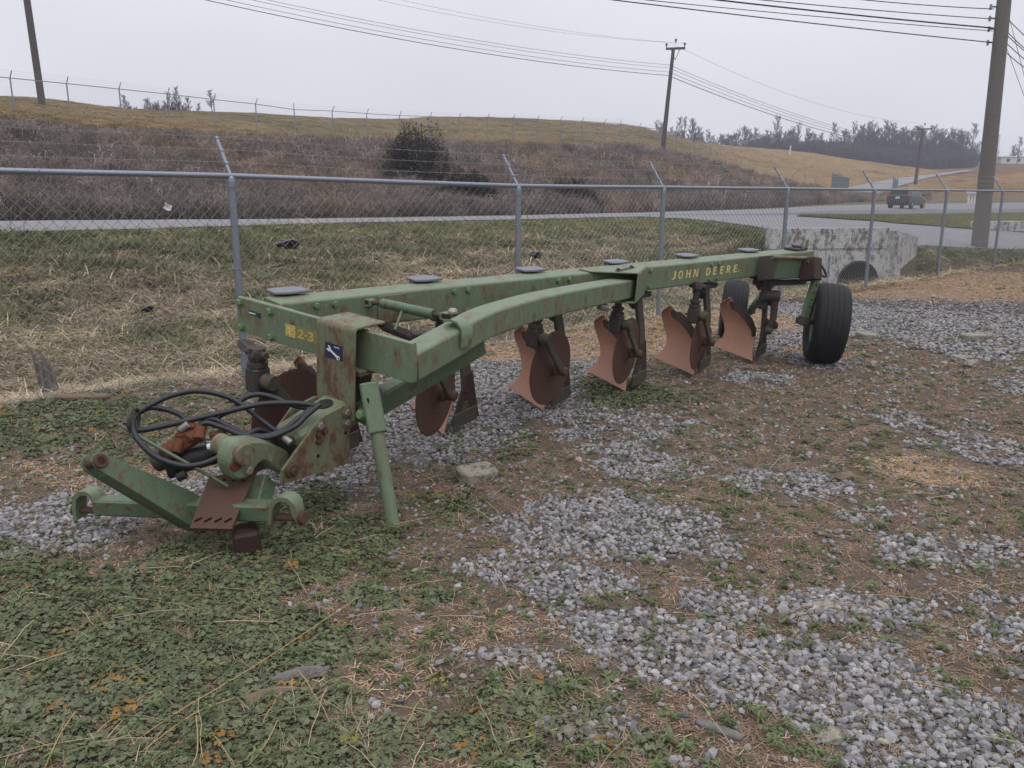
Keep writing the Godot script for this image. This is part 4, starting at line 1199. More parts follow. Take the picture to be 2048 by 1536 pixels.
func build_rear(p: Node3D) -> void:
	var s: Shape
	# axle box along the near side of the beam's end
	s = Shape.new()
	var q0 := Vector3(1.542, 0.989, -4.956)
	var q1 := Vector3(1.756, 0.986, -5.413)
	s.bar(q0, q1, Vector3.UP, 0.20, 0.14, 0.012)
	part("axle_box", s, M.dark_green, p)
	s = Shape.new()
	s.bar(Vector3(1.504, 1.102, -4.937), Vector3(1.546, 0.881, -4.878), BEAM_DIR, 0.03, 0.18)
	part("flange", s, M.iron, p)
	s = Shape.new()
	s.tube([Vector3(1.578, 1.111, -4.838), Vector3(1.775, 1.091, -5.276)], 0.018, 10)
	part("hinge_rod", s, M.rusty_green, p)
	s = Shape.new()
	s.bar(Vector3(1.811, 1.094, -5.302), Vector3(1.861, 0.885, -5.254), BEAM_DIR, 0.14, 0.17, 0.008)
	var knuckle := part("knuckle", s, M.iron_rust, p)
	bolt(Vector3(1.820, 1.063, -5.182), BEAM_OUT, knuckle, M.iron)
	bolt(Vector3(1.897, 0.947, -5.188), BEAM_OUT, knuckle, M.iron)
	# wheel arm with a row of holes
	var a := Vector3(1.890, 0.980, -5.373)
	var b := Vector3(1.872, 0.482, -5.231)
	var zz := (a - b).normalized()
	var xx := (BEAM_DIR - zz * BEAM_DIR.dot(zz)).normalized()
	var arm := CSGCombiner3D.new()
	arm.material_override = M.dark_green
	arm.transform = Transform3D(Basis(xx, zz, xx.cross(zz)), (a + b) / 2.0)
	hang(arm, "wheel_arm", p)
	var body := CSGBox3D.new()
	body.size = Vector3(0.115, a.distance_to(b), 0.035)
	body.material = M.dark_green
	hang(body, "bar", arm)
	for k in 4:
		var hole := CSGCylinder3D.new()
		hole.radius = 0.018
		hole.height = 0.2
		hole.operation = CSGShape3D.OPERATION_SUBTRACTION
		hole.material = M.dark_green
		hole.position = Vector3(0.015, a.distance_to(b) / 2.0 - 0.15 - 0.075 * k, 0)
		hole.rotation.x = PI / 2
		hang(hole, "hole", arm)
	# near wheel
	var ax := Vector3(0.924, 0.0, -0.382)
	var wm := Vector3(2.008, 0.424, -5.615)
	wheel(wm, ax, 0.41, 0.34, p)
	s = Shape.new()
	s.rod(wm - ax * 0.30, wm, 0.03)
	s.box(b, Vector3(0.13, 0.08, 0.07), Basis(xx, zz, xx.cross(zz)))
	part("spindle", s, M.iron, p)
	# far wheel and its arm
	var wf := Vector3(0.679, 0.179, -6.655)
	var gf := Vector3(0.934, 0.0, -0.357)
	wheel(wf, gf, 0.36, 0.29, p)
	s = Shape.new()
	s.bar(wf + gf * 0.2, bp(5.75, 0.1, 0.88), Vector3.RIGHT, 0.06, 0.10)
	s.rod(wf, wf + gf * 0.26, 0.03)
	part("wheel_arm", s, M.dark_green, p)
	# top fittings at the end of the beam
	s = Shape.new()
	s.prism(PackedVector2Array([Vector2(-0.14, -0.06), Vector2(0.12, -0.08), Vector2(0.14, 0.06), Vector2(-0.1, 0.08)]), bp(5.98, 0.1, 1.09), BEAM_DIR, BEAM_OUT, Vector3.UP, 0.022)
	s.rod(bp(6.0, 0.1, 1.11), bp(6.0, 0.1, 1.135), 0.05)
	part("pivot_plate", s, M.iron, p)
	s = Shape.new()
	s.bar(bp(6.1, 0.05, 1.08), bp(6.1, 0.05, 1.20), BEAM_DIR, 0.05, 0.012)
	part("tab", s, M.green, p)
	s = Shape.new()
	s.tube(smooth_path([Vector3(1.771, 1.032, -5.693), Vector3(1.825, 0.987, -5.711), Vector3(1.880, 0.917, -5.721), Vector3(1.890, 0.879, -5.712), Vector3(1.858, 0.886, -5.694), Vector3(1.795, 0.935, -5.671)], 4), 0.012, 8)
	part("hose", s, M.hose, p)
	# steering link under the axle box
	s = Shape.new()
	s.bar(Vector3(1.526, 0.833, -5.011), Vector3(1.755, 0.832, -5.479), Vector3.UP, 0.05, 0.05)
	s.bar(Vector3(1.511, 0.891, -5.087), Vector3(1.472, 0.642, -5.090), BEAM_DIR, 0.07, 0.05)
	part("link", s, M.iron, p)
	# trailing arm of the last coulter carries a hydraulic block
	s = Shape.new()
	s.rod(Vector3(1.483, 0.700, -5.057), Vector3(1.616, 0.701, -5.146), 0.055)
	s.bar(Vector3(1.585, 0.708, -5.128), Vector3(1.608, 0.460, -5.110), BEAM_DIR, 0.06, 0.05)
	s.bar(Vector3(1.608, 0.460, -5.110), Vector3(1.580, 0.332, -5.105), BEAM_DIR, 0.07, 0.05)
	s.rod(Vector3(1.559, 0.355, -5.063), Vector3(1.611, 0.350, -5.095), 0.04)
	part("caster_arm", s, M.iron, p)

func build_hitch(p: Node3D) -> void:
	var s: Shape
	# neck: square tube running forward and down through the mast
	s = Shape.new()
	s.bar(Vector3(0.89, 0.665, -0.06), Vector3(0.89, 0.545, 0.40), Vector3.RIGHT, 0.185, 0.165, 0.022)
	var neck := part("hitch_neck", s, M.green, p)
	s = Shape.new()
	s.lathe(Vector3(0.89, 0.692, 0.155), Vector3(0, 0.97, 0.25), [Vector2(0.045, 0.0), Vector2(0.045, 0.008), Vector2(0.0, 0.008)], 20)
	part("port_shade_disc", s, M.black, neck)  # black disc paints the dark of a recess; the neck is solid
	s = Shape.new()
	s.box(Vector3(0.89, 0.545, 0.402), Vector3(0.15, 0.13, 0.01), Basis(Vector3.RIGHT, -0.253), 0.002)
	part("mouth_shade_plate", s, M.black, neck)  # black plate paints the shaded open end onto the solid neck
	# side plates
	for x in [0.985, 0.78]:
		s = Shape.new()
		s.prism(PackedVector2Array([Vector2(0.076, 0.690), Vector2(0.086, 0.374), Vector2(0.533, 0.403), Vector2(0.528, 0.478), Vector2(0.29, 0.684), Vector2(0.132, 0.708)]), Vector3(x, 0, 0), Vector3.BACK, Vector3.UP, Vector3.RIGHT, 0.016, 0.004)
		var plate := part("side_plate", s, M.rusty_green, p)
		if x < 0.9: continue
		for q in [Vector2(0.111, 0.669), Vector2(0.111, 0.613), Vector2(0.294, 0.647)]: bolt(Vector3(1.001, q.y, q.x), Vector3.RIGHT, plate, M.steel, 1.25)
		for q in [Vector2(0.30, 0.60), Vector2(0.298, 0.565), Vector2(0.26, 0.607)]: bolt(Vector3(1.0, q.y, q.x), Vector3.RIGHT, plate, M.plate_rust, 1.0)
		s = Shape.new()
		s.rod(Vector3(0.99, 0.464, 0.477), Vector3(1.022, 0.464, 0.477), 0.036, 18)
		s.rod(Vector3(0.99, 0.464, 0.477), Vector3(1.034, 0.464, 0.477), 0.018, 12)
		part("pivot_pin", s, M.plate_rust, plate)
		for q in [Vector2(0.114, 0.556), Vector2(0.302, 0.484)]:
			s = Shape.new()
			s.rod(Vector3(1.0, q.y, q.x), Vector3(1.0025, q.y, q.x), 0.011, 12, 0.0005)
			part("hole_shade_disc", s, M.black, plate)  # black disc gives the shade of a hole; the plate stays uncut
	# goose-necked head casting
	s = Shape.new()
	s.prism(rounded_outline([Vector2(0.761, 0.513), Vector2(0.774, 0.577), Vector2(0.75, 0.635), Vector2(0.72, 0.658), Vector2(0.666, 0.653), Vector2(0.565, 0.623), Vector2(0.492, 0.573), Vector2(0.414, 0.501), Vector2(0.475, 0.424), Vector2(0.53, 0.47), Vector2(0.568, 0.512), Vector2(0.601, 0.512), Vector2(0.64, 0.48), Vector2(0.674, 0.461), Vector2(0.735, 0.474)], 3), Vector3(0.83, 0, 0), Vector3.BACK, Vector3.UP, Vector3.RIGHT, 0.10, 0.014)
	var head := part("hitch_head", s, M.green, p)
	s = Shape.new()
	s.rod(Vector3(0.76, 0.60, 0.70), Vector3(0.96, 0.60, 0.70), 0.052, 20)
	part("cross_pin", s, M.rusty_green, head)
	s = Shape.new()
	s.rod(Vector3(0.90, 0.552, 0.735), Vector3(0.936, 0.552, 0.735), 0.032, 18)
	part("bushing", s, M.orange_rust, head)
	bolt(Vector3(0.93, 0.506, 0.672), Vector3.RIGHT, head, M.steel, 1.3)
	# post below the head down to the cross bar
	s = Shape.new()
	s.bar(Vector3(0.846, 0.382, 0.539), Vector3(0.915, 0.293, 0.641), Vector3.RIGHT, 0.13, 0.10)
	part("hitch_post", s, M.dark_green, p)
	s = Shape.new()
	s.bar(Vector3(0.952, 0.185, 0.785), Vector3(1.021, 0.196, 0.684), Vector3.UP, 0.11, 0.13, 0.012)
	part("hitch_shoe", s, M.iron_rust, p)
	# cross bar and its two clevises
	var x0 := Vector3(0.193, 0.196, 1.008)
	var x1 := Vector3(1.101, 0.351, 0.672)
	var along := (x1 - x0).normalized()
	s = Shape.new()
	s.bar(x0, x1, Vector3.UP, 0.085, 0.085, 0.010)
	part("cross_bar", s, M.dark_green, p)
	for e in [x0 + along * 0.02, x1 - along * 0.0]:
		var c := Node3D.new()
		hang(c, "clevis", p)
		var outw: Vector3 = along if e.distance_to(x1) < 0.2 else -along
		var fwd := outw.cross(Vector3.UP).normalized()
		if fwd.z < 0.0: fwd = -fwd
		s = Shape.new()
		var arch: Array = []
		for q in [[-0.01, -0.05], [0.0, 0.03], [0.02, 0.07], [0.055, 0.09], [0.10, 0.085], [0.135, 0.055], [0.145, 0.0], [0.145, -0.07]]:
			var row: Array = []
			for k in 3: row.append(e + outw * q[0] + Vector3(0, q[1], 0) + fwd * (0.038 * (k - 1)))
			arch.append(row)
		s.sheet(arch, 0.022, Vector3.UP)
		part("strap", s, M.green, c)
		s = Shape.new()
		s.rod(e + outw * 0.02 + Vector3(0, -0.03, 0), e + outw * 0.165 + Vector3(0, -0.03, 0), 0.018, 14)
		s.rod(e + outw * 0.142 + Vector3(0, -0.03, 0), e + outw * 0.168 + Vector3(0, -0.03, 0), 0.032, 16)
		part("pin", s, M.plate_rust, c)
	# upper link arm: channel with two ears, rising forward from the cross bar
	var m0 := Vector3(0.683, 0.263, 0.845)
	var m1 := Vector3(0.574, 0.604, 1.203)
	var mz := (m1 - m0).normalized()
	var mx := along
	var my := mz.cross(mx).normalized()
	if my.y < 0.0: my = -my
	mx = my.cross(mz).normalized()
	s = Shape.new()
	for k in [-1.0, 1.0]:
		var o: Vector3 = m0 + mx * 0.042 * k - mx * 0.006
		var l := m0.distance_to(m1)
		s.prism(PackedVector2Array([Vector2(-0.10, -0.05), Vector2(-0.02, -0.065), Vector2(l, -0.035), Vector2(l + 0.03, -0.018), Vector2(l + 0.038, 0.006), Vector2(l + 0.025, 0.032), Vector2(l, 0.038), Vector2(0.05, 0.085), Vector2(-0.02, 0.085)]), o, mz, my, mx, 0.012, 0.002)
	s.bar(m0 - mz * 0.02 - my * 0.052, m1 - mz * 0.06 - my * 0.03, mx, 0.075, 0.012)
	part("link_arm", s, M.dark_green, p)
	s = Shape.new()
	s.rod(m1 - mx * 0.062, m1 + mx * 0.062, 0.022, 16)
	s.rod(m1 + mx * 0.05, m1 + mx * 0.062, 0.032, 16)
	part("link_pin", s, M.plate_rust, p)
	# rusty plate with two rows of holes, leaning on the cross bar
	var d0 := Vector3(0.869, 0.290, 0.951)
	var d1 := Vector3(1.026, 0.299, 0.843)
	var d2 := Vector3(0.884, 0.496, 0.583)
	var d3 := Vector3(0.733, 0.414, 0.741)
	var cx := (d1 - d0).normalized()
	var cy := ((d2 + d3) / 2.0 - (d0 + d1) / 2.0)
	cy = (cy - cx * cy.dot(cx)).normalized()
	var cz := cx.cross(cy)
	var to2 := func(v: Vector3) -> Vector2: return Vector2((v - d0).dot(cx), (v - d0).dot(cy))
	var csg := CSGCombiner3D.new()
	csg.transform = Transform3D(Basis(cx, cy, cz), d0)
	csg.material_override = M.plate_rust
	hang(csg, "drilled_plate", p)
	var poly := CSGPolygon3D.new()
	poly.polygon = PackedVector2Array([to2.call(d0), to2.call(d1), to2.call(d2), to2.call(d3)])
	poly.depth = 0.02
	poly.material = M.plate_rust
	hang(poly, "plate", csg)
	for k in 8:
		var hole: CSGPrimitive3D
		if k < 4:
			var slot := CSGBox3D.new()
			slot.size = Vector3(0.036, 0.2, 0.013)
			slot.material = M.plate_rust
			hole = slot
		else:
			var round_ := CSGCylinder3D.new()
			round_.radius = 0.0095
			round_.height = 0.2
			round_.sides = 12
			round_.material = M.plate_rust
			hole = round_
		hole.operation = CSGShape3D.OPERATION_SUBTRACTION
		var w: float = (to2.call(d1) as Vector2).x
		hole.position = Vector3(w * (0.14 + 0.24 * (k % 4)) + (0.0 if k < 4 else w * 0.34), 0.045 if k < 4 else 0.265, 0)
		hole.basis = Basis(Vector3.BACK, 0.65 if k < 4 else 0.0) * Basis(Vector3.RIGHT, PI / 2)
		hang(hole, "hole", csg)
	# hydraulic cylinder, rod and rusty valve body behind the plate
	s = Shape.new()
	s.rod(Vector3(0.539, 0.461, 0.827), Vector3(0.678, 0.517, 0.662), 0.055, 20, 0.01)
	s.bar(Vector3(0.543, 0.456, 0.851), Vector3(0.565, 0.467, 0.807), Vector3.UP, 0.10, 0.09, 0.01)
	part("hydraulic_cylinder", s, M.black, p)
	s = Shape.new()
	s.rod(Vector3(0.705, 0.565, 0.726), Vector3(0.756, 0.584, 0.660), 0.032, 18)
	part("cylinder_rod", s, M.chrome, p)
	s = Shape.new()
	s.rod(Vector3(0.740, 0.574, 0.687), Vector3(0.774, 0.588, 0.621), 0.040, 16)
	part("rod_end", s, M.rusty_green, p)
	s = Shape.new()
	s.bar(Vector3(0.568, 0.554, 0.822), Vector3(0.627, 0.616, 0.721), Vector3.UP, 0.075, 0.075, 0.02)
	s.rod(Vector3(0.675, 0.609, 0.754), Vector3(0.638, 0.657, 0.710), 0.03, 12)
	s.bar(Vector3(0.609, 0.603, 0.800), Vector3(0.571, 0.608, 0.748), Vector3.RIGHT, 0.06, 0.07, 0.012)
	s.rod(Vector3(0.621, 0.553, 0.838), Vector3(0.604, 0.607, 0.802), 0.022, 10)
	s.stone(Vector3(0.625, 0.613, 0.749), Vector3(0.05, 0.045, 0.05), rng, 0.2)
	s.rod(Vector3(0.561, 0.539, 0.857), Vector3(0.594, 0.572, 0.798), 0.042, 14)
	s.bar(Vector3(0.631, 0.649, 0.743), Vector3(0.572, 0.684, 0.743), Vector3.RIGHT, 0.035, 0.03)
	s.bar(Vector3(0.685, 0.615, 0.695), Vector3(0.712, 0.618, 0.625), Vector3.UP, 0.03, 0.035)
	part("valve", s, M.orange_rust, p)
	s = Shape.new()
	s.rod(Vector3(0.595, 0.648, 0.793), Vector3(0.621, 0.678, 0.764), 0.018, 12)
	part("hose_fitting", s, M.steel, p)
	s = Shape.new()
	s.rod(Vector3(0.942, 0.623, 0.471), Vector3(0.981, 0.594, 0.456), 0.018, 12)
	part("hose_fitting", s, M.steel, p)
	s = Shape.new()
	s.rod(Vector3(0.507, 0.480, 0.879), Vector3(0.540, 0.506, 0.846), 0.05, 14)
	s.rod(Vector3(0.603, 0.415, 0.827), Vector3(0.632, 0.434, 0.800), 0.022, 10)
	part("gland", s, M.iron, p)
	# hoses
	for h in [
		[Vector3(0.969, 0.729, 0.259), Vector3(0.913, 0.740, 0.306), Vector3(0.851, 0.745, 0.370), Vector3(0.774, 0.743, 0.472), Vector3(0.679, 0.712, 0.611), Vector3(0.581, 0.681, 0.789), Vector3(0.502, 0.659, 0.926), Vector3(0.460, 0.669, 0.976)],
		[Vector3(0.460, 0.685, 0.970), Vector3(0.446, 0.723, 0.913), Vector3(0.456, 0.754, 0.844), Vector3(0.470, 0.779, 0.749), Vector3(0.514, 0.788, 0.641), Vector3(0.595, 0.762, 0.546), Vector3(0.670, 0.723, 0.499), Vector3(0.752, 0.667, 0.466), Vector3(0.855, 0.609, 0.433), Vector3(0.924, 0.589, 0.432)],
		[Vector3(0.460, 0.728, 0.927), Vector3(0.492, 0.705, 0.965), Vector3(0.523, 0.676, 0.981), Vector3(0.580, 0.634, 0.985), Vector3(0.654, 0.578, 0.957), Vector3(0.737, 0.546, 0.902), Vector3(0.788, 0.543, 0.844), Vector3(0.825, 0.562, 0.774), Vector3(0.841, 0.600, 0.685), Vector3(0.837, 0.633, 0.599), Vector3(0.836, 0.643, 0.534), Vector3(0.849, 0.613, 0.473)],
		[Vector3(0.941, 0.727, 0.279), Vector3(0.935, 0.688, 0.361), Vector3(0.920, 0.643, 0.452), Vector3(0.885, 0.625, 0.532), Vector3(0.820, 0.632, 0.586), Vector3(0.733, 0.657, 0.622), Vector3(0.659, 0.686, 0.659), Vector3(0.633, 0.668, 0.697), Vector3(0.622, 0.642, 0.726)],
		[Vector3(0.974, 0.742, 0.264), Vector3(0.974, 0.705, 0.354), Vector3(0.975, 0.668, 0.431), Vector3(0.916, 0.627, 0.536), Vector3(0.824, 0.632, 0.609), Vector3(0.737, 0.654, 0.645), Vector3(0.669, 0.677, 0.694), Vector3(0.647, 0.664, 0.726)],
		[Vector3(0.604, 0.640, 0.613), Vector3(0.612, 0.669, 0.584), Vector3(0.639, 0.698, 0.530), Vector3(0.647, 0.741, 0.469), Vector3(0.686, 0.758, 0.411), Vector3(0.756, 0.749, 0.369), Vector3(0.839, 0.725, 0.335), Vector3(0.914, 0.717, 0.301)],
		[Vector3(0.437, 0.719, 0.908), Vector3(0.452, 0.739, 0.853), Vector3(0.483, 0.726, 0.799), Vector3(0.528, 0.701, 0.753), Vector3(0.562, 0.676, 0.740), Vector3(0.595, 0.654, 0.740)]]:
		s = Shape.new()
		s.tube(smooth_path(h, 6), 0.0135, 10)
		part("hose", s, M.hose, p)
	s = Shape.new()
	var ring: Array = []
	var rc := Vector3(0.477, 0.709, 0.949)
	for i in 17:
		var g := TAU * i / 16.0
		ring.append(rc + Vector3(0.035 * sin(g), 0.052 * cos(g), 0.052 * sin(g) * 0.9))
	s.tube(ring, 0.010, 8, false)
	part("hose_ring", s, M.iron, p)
	s = Shape.new()
	s.tube([Vector3(0.439, 0.694, 1.005), Vector3(0.580, 0.622, 0.939), Vector3(0.874, 0.429, 0.742)], 0.0085, 8)
	part("hose_rod", s, M.dark_green, p)


# ---------------------------------------------------------------- things beyond the fence
func build_culvert() -> void:
	var tl := Vector3(5.842, 1.088, -18.200)
	var tr := Vector3(8.580, 1.009, -18.600)
	tr.y = tl.y - 0.06
	var x := (tr - tl)
	x.y = 0.0
	var l := x.length()
	x = x.normalized()
	var z := x.cross(Vector3.UP)  # towards the yard
	var t := thing("culvert_headwall", "weathered concrete culvert headwall with a round pipe mouth behind the fence", "culvert")
	var wall := CSGCombiner3D.new()
	wall.material_override = M.concrete
	wall.transform = Transform3D(Basis(x, Vector3.UP, z), Vector3(tl.x, 0, tl.z))
	hang(wall, "wall", t)
	var pc := Vector3(7.917, -0.138, -18.450)
	var pl := wall.transform.affine_inverse() * pc
	for q in [[Vector3(l / 2, tl.y - 0.85, -0.18), Vector3(l, 1.70, 0.30)], [Vector3(l / 2 + 0.01, tl.y - 0.225, -0.165), Vector3(l + 0.06, 0.45, 0.34)], [Vector3(pl.x + 0.18, -0.12, -0.06), Vector3(1.75, 1.22, 0.26)]]:
		var b := CSGBox3D.new()
		b.position = q[0]
		b.size = q[1]
		b.material = M.concrete
		hang(b, "slab", wall)
	var hole := CSGCylinder3D.new()
	hole.radius = 0.50
	hole.height = 3.0
	hole.sides = 40
	hole.position = Vector3(pl.x, pl.y, 0)
	hole.rotation.x = PI / 2
	hole.operation = CSGShape3D.OPERATION_SUBTRACTION
	hole.material = M.concrete
	hang(hole, "opening", wall)
	# right return wall
	var s := Shape.new()
	var e := Vector3(9.878, 0.820, -20.300)
	s.prism(PackedVector2Array([Vector2(0, -0.8), Vector2(1, -0.8), Vector2(1, e.y), Vector2(0, tr.y)]), Vector3(tr.x, 0, tr.z) - z * 0.02, Vector3(e.x - tr.x, 0, e.z - tr.z), Vector3.UP, Vector3(e.z - tr.z, 0, -(e.x - tr.x)).normalized() * -1.0, 0.25, 0.0)
	part("return_wall", s, M.concrete, t)
	# corrugated pipe, the shade of its depth put into a dark colour
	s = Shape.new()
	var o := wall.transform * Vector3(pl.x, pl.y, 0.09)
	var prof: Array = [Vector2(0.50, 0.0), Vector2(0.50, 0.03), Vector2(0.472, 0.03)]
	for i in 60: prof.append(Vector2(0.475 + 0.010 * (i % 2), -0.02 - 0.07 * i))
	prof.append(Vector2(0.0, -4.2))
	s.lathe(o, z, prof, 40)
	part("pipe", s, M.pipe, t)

func pole(called: String, label: String, foot: Vector3, top: Vector3, r0: float, r1: float, mat: Material) -> Node3D:
	var t := thing(called, label, "utility pole", Transform3D(Basis.IDENTITY, foot))
	var s := Shape.new()
	s.tube([Vector3(0, -0.6, 0), (top - foot) * 0.5, top - foot], [r0 * 1.04, (r0 + r1) / 2, r1], 18)
	part("shaft", s, mat, t)
	return t

func crossarm(t: Node3D, at: Vector3, along: Vector3, half: float) -> void:
	var s := Shape.new()
	s.bar(at - along * half, at + along * half, Vector3.UP, 0.22, 0.16)
	part("crossarm", s, M.pole_far, t)
	for k in [-0.94, 0.0, 0.94]:
		s = Shape.new()
		var q: Vector3 = at + along * half * k + Vector3(0, 0.1 if k != 0.0 else 0.5, 0)
		s.tube([q, q + Vector3(0, 0.25, 0)], 0.05, 6)
		s.tube([q + Vector3(0, 0.2, 0), q + Vector3(0, 0.42, 0)], 0.12, 8)
		part("insulator", s, M.wood, t)
	for k in [-1.0, 1.0]:
		s = Shape.new()
		s.bar(at + along * k * half * 0.5, at - Vector3(0, 1.1, 0), along, 0.06, 0.05)
		part("brace", s, M.pole_far, t)

func cable(a: Vector3, b: Vector3, drop: float, r: float, label: String) -> void:
	var s := Shape.new()
	s.tube(sag(a, b, drop, 24), r, 5, false)
	tag(part("overhead_cable", s, M.cable), label, "cable", "overhead cables")

func build_poles() -> void:
	var near := pole("utility_pole", "thick grey wooden utility pole standing by the driveway at the right", Vector3(13.562, 0.225, -23.500), Vector3(13.321, 7.061, -23.600) + Vector3(0.05, 2.4, 0), 0.215, 0.165, M.wood)
	var nf: Vector3 = near.position
	for y in [14.0, 36.0, 56.0, 82.0]:
		var s := Shape.new()
		var q := at_pole(Vector3(13.562, 0.225, -23.500), Vector3(13.321, 7.061, -23.600), y) - nf
		s.rod(q + Vector3(-0.22, 0.02, 0), q + Vector3(0.22, 0.02, 0), 0.025, 8)
		s.bar(q + Vector3(-0.24, -0.06, 0), q + Vector3(-0.24, 0.08, 0), Vector3.BACK, 0.05, 0.05)
		part("bracket", s, M.zinc, near)
	pole("utility_pole", "leaning brown utility pole behind the fence on the left hilltop", Vector3(-30.692, 8.411, -55.000), Vector3(-30.259, 14.211, -54.500) + Vector3(-0.5, 6.5, 0), 0.215, 0.19, M.pole_far)
	var mid := pole("utility_pole", "brown utility pole with a crossarm rising above the brush in the middle", Vector3(15.918, 7.380, -88.000), Vector3(16.640, 17.386, -88.000), 0.25, 0.17, M.pole_far)
	crossarm(mid, Vector3(16.849, 17.338, -88.000) - mid.position, Vector3(0.98, 0, 0.2).normalized(), 0.98)
	var far := pole("utility_pole", "distant utility pole with a crossarm beyond the parked-looking dark car", Vector3(65.993, 4.240, -135.000), Vector3(66.340, 13.571, -135.000), 0.28, 0.2, M.pole_far)
	far.set_meta("label", "distant utility pole with a crossarm in front of the bare wood")
	crossarm(far, Vector3(66.582, 13.571, -135.000) - far.position, Vector3(0.98, 0, 0.2).normalized(), 1.2)
	# cables
	var left_foot := Vector3(-30.692, 8.411, -55.000)
	var k := 0
	for q in [[131.0, -74.0, 0.016], [136.0, -64.0, 0.016], [144.0, -52.0, 0.018], [150.0, -44.0, 0.028]]:
		var a: Vector3 = [Vector3(-30.538, 17.663, -55.000), Vector3(-30.565, 17.463, -55.000), Vector3(-30.614, 17.090, -55.000), Vector3(-30.653, 16.802, -55.000)][k]
		var b: Vector3 = [Vector3(16.299, 15.739, -88.000), Vector3(16.260, 15.446, -88.000), Vector3(16.225, 15.056, -88.000), Vector3(16.188, 14.714, -88.000)][k]
		var c: Vector3 = [Vector3(66.294, 11.091, -135.000), Vector3(66.239, 10.857, -135.000), Vector3(66.184, 10.623, -135.000), Vector3(66.146, 10.233, -135.000)][k]
		cable(a, b, 1.0, q[2], ["topmost of the four cables strung left from the middle pole", "second cable from the top strung left from the middle pole", "third cable from the top strung left from the middle pole", "lowest and thickest cable strung left from the middle pole"][k])
		cable(b, c, 1.1, q[2] * 1.3, ["topmost of the four cables between the middle and the distant pole", "second cable from the top between the middle and the distant pole", "third cable from the top between the middle and the distant pole", "lowest cable between the middle pole and the distant pole"][k])
		k += 1
	cable(Vector3(-30.256, 19.788, -55.000), Vector3(16.206, 17.917, -88.000), 1.5, 0.010, "faint thin upper wire reaching the left end of the middle crossarm")
	cable(Vector3(-29.890, 20.209, -55.000), Vector3(17.805, 17.820, -88.000), 1.5, 0.010, "faint thin upper wire reaching the right end of the middle crossarm")
	cable(Vector3(16.206, 17.917, -88.000), Vector3(65.350, 14.496, -135.000), 1.6, 0.012, "faint thin upper wire from the middle crossarm to the distant pole")
	k = 0
	for y in [18.0, 38.0, 57.0, 60.0, 84.0]:
		var a: Vector3 = [Vector3(13.132, 6.811, -23.500), Vector3(13.151, 6.558, -23.500), Vector3(13.168, 6.329, -23.500), Vector3(13.178, 6.252, -23.500), Vector3(13.189, 5.957, -23.500)][k]
		var b: Vector3 = [Vector3(8.694, 7.022, -22.300), Vector3(5.679, 6.875, -21.600), Vector3(4.618, 6.802, -21.300), Vector3(3.744, 6.687, -21.200), Vector3(1.495, 6.696, -20.600)][k]
		var r: float = [0.012, 0.012, 0.020, 0.010, 0.014][k]
		cable(a, a + (b - a) * 3.0, 0.25, r, ["highest of the five cables leaving the near pole to the left", "second highest cable leaving the near pole to the left", "thick black cable leaving the near pole to the left", "thin cable just below the thick one at the near pole", "lowest cable leaving the near pole to the left"][k])
		k += 1
	k = 0
	for y in [30.0, 58.0, 64.0, 80.0, 98.0]:
		var a: Vector3 = [Vector3(13.424, 6.659, -23.500), Vector3(13.455, 6.329, -23.500), Vector3(13.453, 6.239, -23.500), Vector3(13.467, 6.034, -23.500), Vector3(13.471, 5.803, -23.500)][k]
		var b: Vector3 = [Vector3(15.509, 6.817, -26.000), Vector3(15.561, 6.449, -26.000), Vector3(15.571, 6.378, -26.000), Vector3(15.605, 6.136, -26.000), Vector3(15.639, 5.892, -26.000)][k]
		cable(a, a + (b - a) * 6.0, 0.3, 0.012, ["highest of the five cables leaving the near pole to the right", "second highest cable leaving the near pole to the right", "middle cable leaving the near pole to the right", "second lowest cable leaving the near pole to the right", "lowest cable leaving the near pole to the right"][k])
		k += 1
	cable(Vector3(13.513, 5.996, -23.500), Vector3(16.036, 3.759, -25.500), 0.0, 0.007, "thin guy wire running down from the near pole, lower one")
	cable(Vector3(13.445, 6.912, -23.500), Vector3(16.644, 3.995, -26.500), 0.0, 0.007, "thin guy wire running down from the near pole, upper one")

func at_pole(foot: Vector3, top: Vector3, y: float) -> Vector3:
	return foot.lerp(top, 1.0 - y / 507.0)

